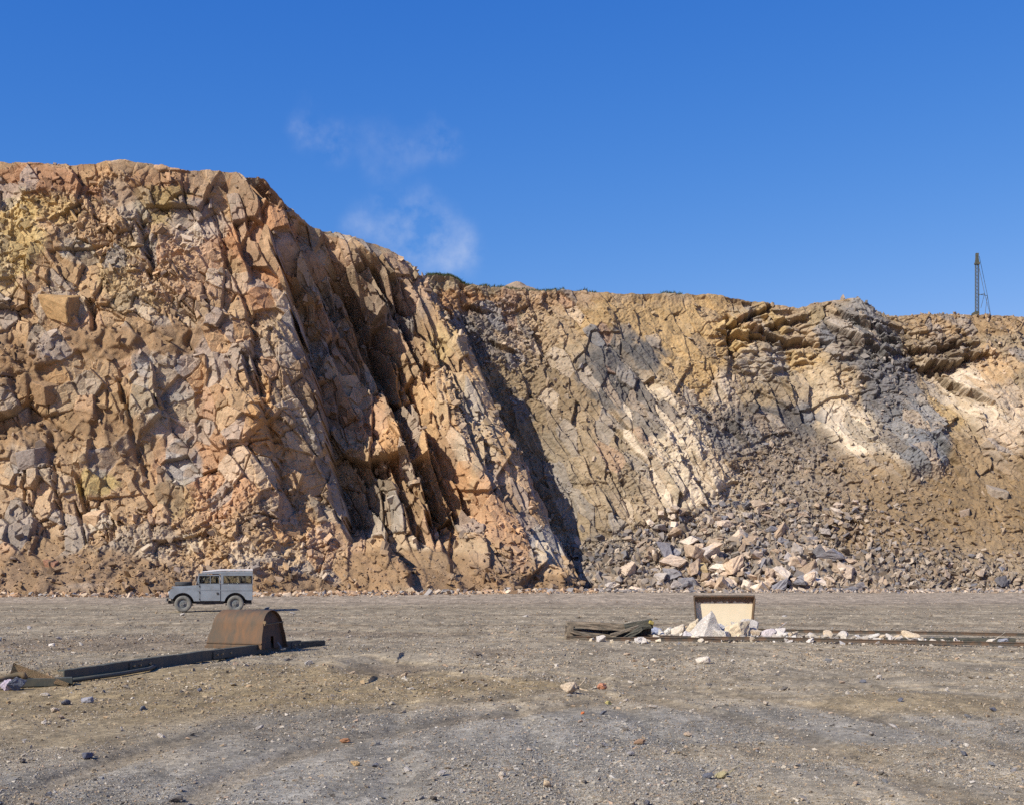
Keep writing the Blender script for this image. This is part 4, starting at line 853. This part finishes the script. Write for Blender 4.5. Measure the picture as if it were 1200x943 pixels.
# ------------------------------------------------------------------ right: tipped tub, rails, timbers, white rocks
YT = 33.0; XT = (849-600)/F*YT
tub2 = empty('mine_tub', (XT, YT, gz(XT, YT)), 0, 'tipped steel tub with cream lime coated inside facing the camera, behind white rocks', 'mine tub')
# section in (y, z): lip at top in front, back curving down to the ground. open side faces the camera
secT = [(0.0, 1.06), (0.015, 1.062)]+[(0.015+0.09*math.sin(math.radians(a_)), 0.972+0.09*math.cos(math.radians(a_))) for a_ in range(15, 92, 12)]+[(0.12, 0.7), (0.115, 0.3), (0.09, 0.0)]
m, nt, b = nodes('lime_coat'); L = nt.links; N = nt.nodes
tc = N.new('ShaderNodeTexCoord'); sp = N.new('ShaderNodeSeparateXYZ'); L.new(tc.outputs['Object'], sp.inputs[0])
nz_ = N.new('ShaderNodeTexNoise'); nz_.inputs['Scale'].default_value = 14; nz_.inputs['Detail'].default_value = 8; L.new(tc.outputs['Object'], nz_.inputs['Vector'])
ad = N.new('ShaderNodeMath'); ad.operation = 'MULTIPLY_ADD'; ad.inputs[1].default_value = 0.22; L.new(nz_.outputs['Fac'], ad.inputs[0]); L.new(sp.outputs['Z'], ad.inputs[2])
mr = N.new('ShaderNodeMapRange'); mr.inputs['From Min'].default_value = 1.00; mr.inputs['From Max'].default_value = 1.03; L.new(ad.outputs[0], mr.inputs['Value'])
n3 = N.new('ShaderNodeTexNoise'); n3.inputs['Scale'].default_value = 4; n3.inputs['Detail'].default_value = 8; L.new(tc.outputs['Object'], n3.inputs['Vector'])
m1 = N.new('ShaderNodeMix'); m1.data_type = 'RGBA'; m1.inputs['A'].default_value = (0.80, 0.69, 0.48, 1); m1.inputs['B'].default_value = (0.68, 0.56, 0.36, 1); L.new(n3.outputs['Fac'], m1.inputs['Factor'])
m2 = N.new('ShaderNodeMix'); m2.data_type = 'RGBA'; L.new(mr.outputs[0], m2.inputs['Factor']); L.new(m1.outputs['Result'], m2.inputs['A']); m2.inputs['B'].default_value = (0.19, 0.125, 0.075, 1)
L.new(m2.outputs['Result'], b.inputs['Base Color']); b.inputs['Roughness'].default_value = 0.9
def trough(sec, x0, x1, taper, th, name, mat, parent, nx=8):
    t = bmesh.new(); n_ = len(sec); G = []
    for k in range(nx+1):
        a_ = k/nx; ro = []; ri = []
        for j, (yy_, zz_) in enumerate(sec):
            f_ = 1-taper*(1.17-zz_)/1.17; x_ = (x0+(x1-x0)*a_)*f_
            ro.append(t.verts.new((x_, yy_, zz_)))
            j0, j1 = max(j-1, 0), min(j+1, n_-1); ty, tz = sec[j1][0]-sec[j0][0], sec[j1][1]-sec[j0][1]; l_ = math.hypot(ty, tz)
            ri.append(t.verts.new((x_, yy_-tz/l_*th, zz_+ty/l_*th)))
        G.append((ro, ri))
    for k in range(nx):
        for j in range(n_-1):
            for s_ in (0, 1): t.faces.new((G[k][s_][j], G[k+1][s_][j], G[k+1][s_][j+1], G[k][s_][j+1]))
        for j in (0, n_-1): t.faces.new((G[k][0][j], G[k][1][j], G[k+1][1][j], G[k+1][0][j]))
    for k in (0, nx):
        for j in range(n_-1): t.faces.new((G[k][0][j], G[k][0][j+1], G[k][1][j+1], G[k][1][j]))
    bmesh.ops.recalc_face_normals(t, faces=t.faces); me = bpy.data.meshes.new(name); t.to_mesh(me); t.free(); me.materials.append(MATS[mat])
    for p in me.polygons: p.use_smooth = True
    try: me.set_sharp_from_angle(angle=math.radians(40))
    except Exception: pass
    return link(bpy.data.objects.new(name, me), parent)
trough(secT, -0.76, 0.76, 0.13, 0.012, 'shell', 'lime_coat', tub2)
trough([(p[0]+0.02, p[1]+0.012) for p in secT], -0.785, 0.785, 0.13, 0.02, 'outer_plate', 'dark_rust', tub2)
for sx in (-1, 1):
    mb = MB(); poly = secT+[(-0.02, 0.0)]
    t = bmesh.new(); vs = [t.verts.new((sx*0.765*(1-0.13*(1.17-p[1])/1.17), p[0], p[1])) for p in poly]; f = t.faces.new(vs)
    r = bmesh.ops.extrude_face_region(t, geom=[f]); bmesh.ops.translate(t, vec=(sx*0.02, 0, 0), verts=[v for v in r['geom'] if isinstance(v, bmesh.types.BMVert)])
    bmesh.ops.recalc_face_normals(t, faces=t.faces); mb._add(t); mb.build('end_plate', 'rust_steel', tub2)
mb = MB(); mb.tube([(-0.68, -0.03, 0.05), (-0.77, -0.01, 1.0), (-0.74, -0.01, 1.06), (0.74, -0.01, 1.06), (0.77, -0.01, 1.0), (0.68, -0.03, 0.05)], 0.022, 8); mb.build('rim', 'rust_steel', tub2)
# rails
def rail(p0, p1, z, lab, mt='dark_rust', nseg=10, sag=0.03, sc_=1.0):
    A = Vector((p0[0], p0[1], 0)); B = Vector((p1[0], p1[1], 0)); D = B-A; L = D.length; prof = [(-0.05, 0), (0.05, 0), (0.05, 0.012), (0.009, 0.022), (0.009, 0.075), (0.028, 0.085), (0.028, 0.11), (-0.028, 0.11), (-0.028, 0.085), (-0.009, 0.075), (-0.009, 0.022), (-0.05, 0.012)]
    t = bmesh.new(); G = []
    for k in range(nseg+1):
        a_ = k/nseg; P_ = A+D*a_; dx_ = sag*math.sin(a_*5); zz = gz(P_.x, P_.y)*0.6+z
        G.append([t.verts.new((a_*L, q[0]*sc_+dx_, zz+q[1]*sc_)) for q in prof])
    n_ = len(prof)
    for k in range(nseg):
        for j in range(n_): t.faces.new((G[k][j], G[k+1][j], G[k+1][(j+1) % n_], G[k][(j+1) % n_]))
    t.faces.new(G[0]); t.faces.new(G[-1]); bmesh.ops.recalc_face_normals(t, faces=t.faces)
    me = bpy.data.meshes.new('rail'); t.to_mesh(me); t.free(); me.materials.append(MATS[mt]); o = link(bpy.data.objects.new('rail', me)); o.location = (A.x, A.y, 0); o.rotation_euler = (0, 0, math.atan2(D.y, D.x)); return tag(o, lab, 'rail', 'rails of the right hand track')
rail(at(750, 748, 32.6), at(1500, 768, 26.8), 0.04, 'long rusty rail in front of the row of white rocks', sc_=0.8)
rail(at(884, 744, 35.5), at(1500, 757, 30.8), 0.06, 'long rusty rail behind the white rocks, running right from the tipped tub', sc_=0.8)
rail(at(664, 754, 32.2), at(845, 753, 31.4), 0.0, 'short low rusty rail starting under the heap of dark timbers', 'dark_rust')
for (pu, pv, Y_, L_, an) in ((1112, 752, 31.0, 3.0, -3), (880, 750, 34, 1.5, 10)):
    p = at(pu, pv, Y_); mb = MB(); mb.box(0, L_, -0.12, 0.12, 0, 0.12, bev=0.012); o = mb.build('sleeper', 'dark_wood'); o.location = (p[0]-L_/2, p[1], gz(p[0], p[1])); o.rotation_euler = (0, 0, math.radians(an))
    tag(o, 'dark sleeper lying between the two rails towards the right edge' if pu > 1000 else 'dark sleeper between the rails just right of the tipped tub', 'sleeper')
# heap of broken dark timber
def timber(pu0, pv0, pu1, pv1, Y_, w, h, mt, lab, name='timber', tw=0.0, dY=0.0):
    A = Vector(at(pu0, pv0, Y_)); B = Vector(at(pu1, pv1, Y_+dY)); D = B-A; mb = MB()
    t = bmesh.new(); bmesh.ops.create_cube(t, size=1)
    for v in t.verts: v.co = Vector(((v.co.x+0.5)*D.length, v.co.y*w, v.co.z*h))
    bmesh.ops.subdivide_edges(t, edges=t.edges[:], cuts=3, use_grid_fill=True)
    r = random.Random(int(pu0*7+pv0))
    for v in t.verts: v.co += Vector((r.uniform(-.02, .02), r.uniform(-.012, .012), r.uniform(-.012, .012)))
    mb._add(t); o = mb.build(name, mt); o.rotation_mode = 'QUATERNION'; o.rotation_quaternion = D.to_track_quat('X', 'Z'); o.location = A; return tag(o, lab, 'timber', 'broken timbers left of the tipped tub')
timber(664, 731, 742, 735, 32.6, 0.26, 0.17, 'old_wood', 'long weathered grey plank on top of the timber heap')
timber(732, 736, 764, 730, 32.5, 0.24, 0.22, 'dark_wood', 'short dark beam rising at the right end of the timber heap')
timber(668, 748, 772, 750, 32.2, 0.20, 0.10, 'old_wood', 'long brown plank flat on the ground in front of the timber heap')
timber(666, 753, 667, 733, 32.4, 0.16, 0.20, 'old_wood', 'short upright post holding the left end of the timber heap')
timber(668, 739, 700, 746, 32.3, 0.2, 0.08, 'old_wood', 'split slanting plank at the left of the timber heap')
timber(682, 740, 722, 745, 32.7, 0.3, 0.07, 'old_wood', 'pale thin board under the top plank of the timber heap')
timber(716, 744, 748, 734, 32.3, 0.18, 0.07, 'old_wood', 'slanting pale board leaning in the middle of the timber heap')
timber(729, 750, 752, 735, 32.2, 0.2, 0.12, 'dark_wood', 'dark diagonal beam leaning at the right of the timber heap')
timber(708, 752, 709, 738, 32.7, 0.2, 0.14, 'dark_wood', 'dark upright stump under the middle of the top plank')
timber(757, 752, 757, 734, 32.8, 0.3, 0.24, 'dark_wood', 'thick dark upright block at the right end of the timber heap')
timber(668, 745, 762, 742, 33.0, 0.25, 0.36, 'dark_wood', 'dark backing block added for the shaded void in the timber heap')  # added block, its dark colour stands for the shade under the top plank
timber(784, 753, 800, 759, 31.0, 0.07, 0.05, 'old_wood', 'thin brown stick lying in front of the rail near the timber heap')
mb = MB(); mb.box(-0.05, 0.06, -0.05, 0.05, -0.04, 0.04, bev=0.01); o = mb.build('metal_clip', 'yellow_paint'); p = at(763, 730, 32.3); o.location = (p[0], p[1], p[2]+0.02); o.rotation_euler = (0, 0.4, 0.2); tag(o, 'small yellow painted clip on the raised end of the timber heap', 'clip')
# white rocks strung along the front rail
WH = [(769, 739, .36, (170, 176, 196), 'flat blue grey stone at the right end of the timber heap', 33.6), (775, 742, .30, (226, 220, 210), 'small white rock beside the right end of the timber heap', 33), (783, 740, .36, (236, 230, 214), 'bright white rock left of the tipped tub, second from the timbers', 33.2), (795, 743, .42, (228, 216, 196), 'squat cream rock left of the tipped tub', 33),
      (811, 735, .42, (222, 206, 176), 'tall cream rock against the left end of the tipped tub', 32.7), (806, 745, .36, (226, 220, 216), 'white spotted rock standing before the left corner of the tipped tub', 32.3),
      (824, 743, .68, (222, 216, 206), 'largest white block lying in front of the tipped tub', 32.3), (843, 735, .42, (238, 234, 228), 'upright white pointed rock in front of the tipped tub', 32.6), (852, 739, .30, (214, 208, 198), 'small grey white rock at the middle of the tipped tub', 32.5),
      (862, 745, .62, (228, 210, 178), 'broad cream yellow rock in front of the tipped tub', 32.2), (845, 746, .38, (230, 224, 212), 'white rock wedged between the two big blocks before the tub', 32.1), (866, 737, .5, (206, 198, 186), 'grey cream rock behind the broad cream rock', 32.7),
      (878, 733, .52, (202, 196, 188), 'flat topped grey rock at the right end of the tipped tub', 32.5), (880, 742, .36, (228, 226, 222), 'white rock below the flat topped grey rock', 32.3), (887, 743, .28, (226, 206, 176), 'small buff rock right of the tipped tub', 32.3),
      (899, 744, .42, (216, 206, 204), 'lilac white rock first to the right of the tipped tub', 32.2), (913, 745, .36, (220, 212, 202), 'pale rock second to the right of the tipped tub', 32.1)]
for (pu, pv, sz, col, lab, Y_) in WH:
    sz = sz*1.15; p = at(pu, pv, Y_); g0 = gz(p[0], p[1]); rock_obj('rock', (p[0], p[1], max(g0+sz*0.28, p[2])), sz, s2l(col)*0.74, lab, 'rock', 'white rocks along the right hand track', scl=(1.05, 0.8, 0.85), mesh=(BM+BR)[random.randrange(24)])
n = 1500; tt = rng.random(n)**1.6; xs_ = 766+tt*(1130-766); yy = 32.9-tt*3.0+rng.normal(0, 0.33, n); xx = (xs_-600)/F*yy; S = np.clip(0.03*(1-rng.random(n))**(-0.6), 0.03, 0.2)
scatter('rubble', np.stack([xx, yy, ground_z(xx, yy)+S*0.2+0.10*np.exp(-((yy-32.9+tt*3.0)/0.3)**2)*rng.random(n)], 1), S, s2l([(206, 196, 180), (186, 176, 160), (160, 152, 142), (214, 208, 198)])[rng.integers(0, 4, n)]*rng.uniform(0.6, 0.95, (n, 1)), 'loose_stone', TBIG, 0.8, 'pale broken chips spilled between the white rocks along the track', 'rubble')
xs = 920
while xs < 1200:
    t_ = (xs-920)/280; sz = random.uniform(0.2, 0.46) if xs < 1085 else random.uniform(0.1, 0.25)
    if xs < 1100 or random.random() < 0.5:
        Y_ = 31.9-1.6*t_+random.uniform(-0.1, 0.5); X_ = (xs-600)/F*Y_
        rock_obj('rock', (X_, Y_, gz(X_, Y_)+sz*0.28), sz, s2l(random.choice([(206, 196, 180), (192, 184, 172), (196, 178, 150), (204, 198, 188), (140, 142, 150)])), 'pale rock in the row behind the front rail, right of the tipped tub', 'rock', 'white rocks along the right hand track', scl=(1.3, 0.8, 0.7))
    xs += sz*48*random.uniform(0.55, 1.0) if xs < 1085 else 14
for i in range(26):
    xs = random.uniform(690, 960); Y_ = random.uniform(30.6, 31.9); X_ = (xs-600)/F*Y_; sz = random.uniform(0.1, 0.27)
    rock_obj('rock', (X_, Y_, gz(X_, Y_)+sz*0.2), sz, s2l(random.choice([(206, 198, 186), (190, 184, 176), (220, 206, 180)])), 'small pale stone on the gravel just in front of the front rail', 'rock', 'small pale stones in front of the right hand track')

# stones on the floor that can be told apart
GS = [(666, 808, .34, (196, 178, 152), 'buff grey stone left of the reddish stone on the gravel in the centre'), (706, 801, .30, (196, 132, 100), 'reddish orange stone right of the centre of the gravel floor'), (713, 819, .13, (206, 194, 120), 'small yellow stone below the reddish orange stone'), (683, 832, .08, (206, 110, 60), 'tiny bright orange stone below the buff stone in the centre'),
      (825, 773, .34, (222, 212, 196), 'white flat stone on the gravel below the tipped tub'), (417, 893, .12, (206, 170, 116), 'yellow tan pebble in the lower middle left of the floor'), (404, 862, .13, (186, 130, 92), 'upright orange stone on the grey gravel at lower left of centre'), (102, 884, .17, (84, 92, 112), 'dark blue stone near the lower left corner'),
      (224, 936, .10, (60, 66, 84), 'small near black stone at the bottom edge left of centre'), (640, 918, .13, (222, 196, 156), 'cream and grey pebble at the bottom centre'), (757, 941, .10, (90, 92, 104), 'small dark stone cut by the bottom edge right of centre'), (103, 819, .22, (150, 152, 162), 'blue grey stone in front of the girder line at left'), (77, 821, .18, (90, 94, 104), 'dark grey stone left of the blue grey stone near the girders'), (65, 829, .17, (200, 186, 166), 'pale flat stone below the dark grey stone near the girders'),
      (186, 773, .17, (222, 160, 110), 'small orange pebble behind the girder line'), (195, 776, .14, (226, 206, 196), 'small pale pink pebble behind the girder line'), (61, 752, .2, (230, 224, 216), 'tiny white stone on the floor at far left'), (845, 904, .16, (176, 166, 124), 'olive grey flat stone at lower right of centre'), (750, 867, .14, (150, 120, 96), 'dark brown stone on the gravel right of centre'),
      (898, 822, .14, (190, 178, 160), 'pale stone on the gravel at mid right'), (1030, 791, .2, (206, 198, 186), 'flat pale stone in front of the right hand track'), (362, 773, .2, (180, 176, 172), 'grey stone in front of the rusty upturned tub')]
for (pu, pv, sz, col, lab) in GS:
    sz *= 0.82; col = np.asarray(col)*0.8+np.array([150, 138, 122])*0.2; Y_ = EYE*F/(pv-HOR+4); X_ = (pu-600)/F*Y_; rock_obj('stone', (X_, Y_, gz(X_, Y_)+sz*0.22), sz, s2l(col), lab, 'stone', scl=(1.1, 0.8, 0.85), rot=(0.2, 0.3, random.uniform(0, 3)))
for i in range(64):
    Y_ = 1/(1/9.2+(1/60-1/9.2)*random.random()); X_ = random.uniform(-0.40, 0.40)*Y_; sz = random.uniform(0.035, 0.075)+0.003*Y_
    dk = random.random() < 0.5
    rock_obj('stone', (X_, Y_, gz(X_, Y_)+sz*0.2), sz, s2l(random.choice([(104, 106, 114), (120, 120, 120), (112, 106, 98)]) if dk else random.choice([(188, 178, 162), (176, 156, 132), (172, 166, 158)])), ('dark' if dk else 'light')+' loose stone lying on the open gravel floor', 'stone', ('dark' if dk else 'light')+' loose stones on the quarry floor', scl=(1.2, 0.8, 0.7))

# ------------------------------------------------------------------ drilling mast on the rim
YR = 116.0; p0 = at(1145, 371, YR); S1 = YR/F
mast = empty('drill_mast', (p0[0], p0[1], p0[2]-0.3), 0, 'thin dark lattice drilling mast with stays standing on the right hand rim', 'drilling mast')
H = 74*S1+0.3
mb = MB()
for x_ in (-0.12, 0.12): 
    for y_ in (-0.12, 0.12): mb.box(x_-0.026, x_+0.026, y_-0.026, y_+0.026, 0, H*0.84)
k_ = 0
while k_*0.32 < H*0.82:
    z_ = k_*0.32; mb.tube([(-0.13, -0.13, z_), (0.13, -0.13, z_+0.3)], 0.012, 5); mb.tube([(-0.13, 0.13, z_+0.3), (0.13, 0.13, z_)], 0.012, 5); k_ += 1
mb.build('lattice_column', 'mast_steel', mast)
mb = MB(); mb.box(-0.2, 0.2, -0.18, 0.18, H*0.83, H*0.86); mb.prism([(-0.17, H*0.86), (0.17, H*0.86), (0.10, H*0.93), (0.12, H), (-0.12, H), (-0.12, H*0.93)], -0.12, 0.12); mb.build('mast_head', 'mast_steel', mast)
mb = MB(); mb.box(-0.26, 0.06, -0.3, 0.3, 0.28, 0.72, bev=0.03); mb.tube([(-0.22, -0.1, 0.5), (-0.22, 0.3, 0.5)], 0.2, 12); mb.build('winch', 'mast_steel', mast)
def q(px, py, dy=0): return ((px-1145)*S1, dy, (371-py)*S1+0.3)
for pts in ([q(1148, 300, .1), q(1160, 345, .6), q(1166, 369, 1)], [q(1147, 315, -.1), q(1151, 346, -.6), q(1155, 369, -1)], [q(1160, 345, .6), q(1156, 369, 0.4)], [q(1151, 346, -.6), q(1148, 362, -.3)]):
    mb = MB(); mb.tube(pts, 0.018, 6); mb.build('stay', 'mast_steel', mast)
mb = MB(); mb.tube([q(1146, 345.0), q(1160, 345, .6)], 0.022, 6); mb.tube([q(1146, 346.0), q(1151, 346, -.6)], 0.022, 6); mb.build('spreader', 'mast_steel', mast)

# ------------------------------------------------------------------ light, sky, camera
AZ, EL = math.radians(40), math.radians(38)             # sun to the left and behind the camera
sd_ = Vector((-math.cos(AZ)*math.cos(EL), -math.sin(AZ)*math.cos(EL), math.sin(EL)))
sun = bpy.data.lights.new('sun', 'SUN'); sun.energy = 4.8; sun.angle = math.radians(0.53); sun.color = (1.0, 0.93, 0.82)
so = bpy.data.objects.new('sun', sun); so.rotation_euler = sd_.to_track_quat('Z', 'Y').to_euler(); link(so)
w = bpy.data.worlds.new('World'); sc.world = w; w.use_nodes = True; nt = w.node_tree; N = nt.nodes; L = nt.links
bg = N['Background']; bg.inputs['Strength'].default_value = 0.10
sky = N.new('ShaderNodeTexSky'); sky.sky_type = 'NISHITA'; sky.sun_disc = False; sky.sun_elevation = EL; sky.sun_rotation = math.atan2(sd_.x, sd_.y)
sky.altitude = 1500; sky.air_density = 1.0; sky.dust_density = 0.0; sky.ozone_density = 4.0
tc = N.new('ShaderNodeTexCoord')
spx = N.new('ShaderNodeSeparateColor'); L.new(sky.outputs[0], spx.inputs[0]); hs = N.new('ShaderNodeCombineColor'); K = 0.137
for i_, (v0, t0_, v1, t1_) in enumerate(((0.084, 0.0182, 0.174, 0.0737), (0.214, 0.164, 0.388, 0.305), (0.48, 0.625, 0.66, 0.7315))):   # the contrast of the film the sky was taken on
    g_ = math.log(t1_/t0_)/math.log(v1/v0); a_ = t0_/v0**g_
    m1_ = N.new('ShaderNodeMath'); m1_.operation = 'MULTIPLY'; m1_.inputs[1].default_value = K; L.new(spx.outputs[i_], m1_.inputs[0])
    m2_ = N.new('ShaderNodeMath'); m2_.operation = 'POWER'; m2_.inputs[1].default_value = g_; L.new(m1_.outputs[0], m2_.inputs[0])
    m3_ = N.new('ShaderNodeMath'); m3_.operation = 'MULTIPLY'; m3_.inputs[1].default_value = a_/K; L.new(m2_.outputs[0], m3_.inputs[0]); L.new(m3_.outputs[0], hs.inputs[i_])
# thin wisps of cloud
nv = N.new('ShaderNodeVectorMath'); nv.operation = 'NORMALIZE'; L.new(tc.outputs['Generated'], nv.inputs[0])
wn = N.new('ShaderNodeTexNoise'); wn.inputs['Scale'].default_value = 22; wn.inputs['Detail'].default_value = 5; L.new(nv.outputs[0], wn.inputs['Vector'])
wv = N.new('ShaderNodeVectorMath'); wv.operation = 'MULTIPLY_ADD'; L.new(wn.outputs['Color'], wv.inputs[0]); wv.inputs[1].default_value = (0.05, 0.05, 0.05); L.new(nv.outputs[0], wv.inputs[2])
wo = N.new('ShaderNodeVectorMath'); wo.operation = 'SUBTRACT'; L.new(wv.outputs[0], wo.inputs[0]); wo.inputs[1].default_value = (0.025, 0.025, 0.025)
nz = N.new('ShaderNodeTexNoise'); nz.inputs['Scale'].default_value = 34; nz.inputs['Detail'].default_value = 7; nz.inputs['Roughness'].default_value = 0.6; L.new(nv.outputs[0], nz.inputs['Vector'])
acc = None
for (px, py, rad, k) in ((362, 150, .016, .5), (385, 156, .018, .4), (430, 165, .018, .22), (455, 180, .022, .28), (490, 180, .018, .35), (508, 160, .012, .4), (522, 176, .016, .5), (450, 228, .010, .35), (440, 262, .020, .5), (475, 268, .026, .65), (500, 290, .026, .7), (530, 296, .022, .85), (495, 252, .016, .45)):
    d = Vector(at(px, py, 1.0))-Vector((0, 0, EYE)); d.normalize()
    ds = N.new('ShaderNodeVectorMath'); ds.operation = 'DISTANCE'; L.new(wo.outputs[0], ds.inputs[0]); ds.inputs[1].default_value = d
    mr = N.new('ShaderNodeMapRange'); mr.interpolation_type = 'SMOOTHERSTEP'; mr.inputs['From Min'].default_value = rad*1.5; mr.inputs['From Max'].default_value = 0; mr.inputs['To Max'].default_value = k*0.95; L.new(ds.outputs['Value'], mr.inputs['Value'])
    if acc is None: acc = mr.outputs[0]
    else:
        mx = N.new('ShaderNodeMath'); mx.operation = 'MAXIMUM'; L.new(acc, mx.inputs[0]); L.new(mr.outputs[0], mx.inputs[1]); acc = mx.outputs[0]
nr = N.new('ShaderNodeMapRange'); nr.inputs['From Min'].default_value = 0.36; nr.inputs['From Max'].default_value = 0.66; nr.inputs['To Max'].default_value = 0.5; L.new(nz.outputs['Fac'], nr.inputs['Value'])
mm = N.new('ShaderNodeMath'); mm.operation = 'MULTIPLY'; L.new(acc, mm.inputs[0]); L.new(nr.outputs[0], mm.inputs[1])
mx = N.new('ShaderNodeMix'); mx.data_type = 'RGBA'; L.new(mm.outputs[0], mx.inputs['Factor']); L.new(hs.outputs[0], mx.inputs['A']); mx.inputs['B'].default_value = (5.2, 5.6, 6.6, 1)
L.new(mx.outputs['Result'], bg.inputs['Color'])
cam = bpy.data.cameras.new('camera'); cam.lens = 36*F/1200; cam.sensor_width = 36; cam.sensor_fit = 'HORIZONTAL'; cam.shift_y = (HOR-471.5)/1200; cam.clip_end = 9000; cam.clip_start = 0.1
co = bpy.data.objects.new('camera', cam); co.location = (0, 0, EYE); co.rotation_euler = (math.radians(90), 0, 0); link(co); sc.camera = co
sc.view_settings.view_transform = 'Standard'; sc.view_settings.look = 'None'; sc.view_settings.gamma = 1.0; sc.view_settings.exposure = 0.45
sc.cycles.max_bounces = 5; sc.cycles.diffuse_bounces = 3; sc.cycles.transmission_bounces = 5; sc.cycles.use_denoising = False
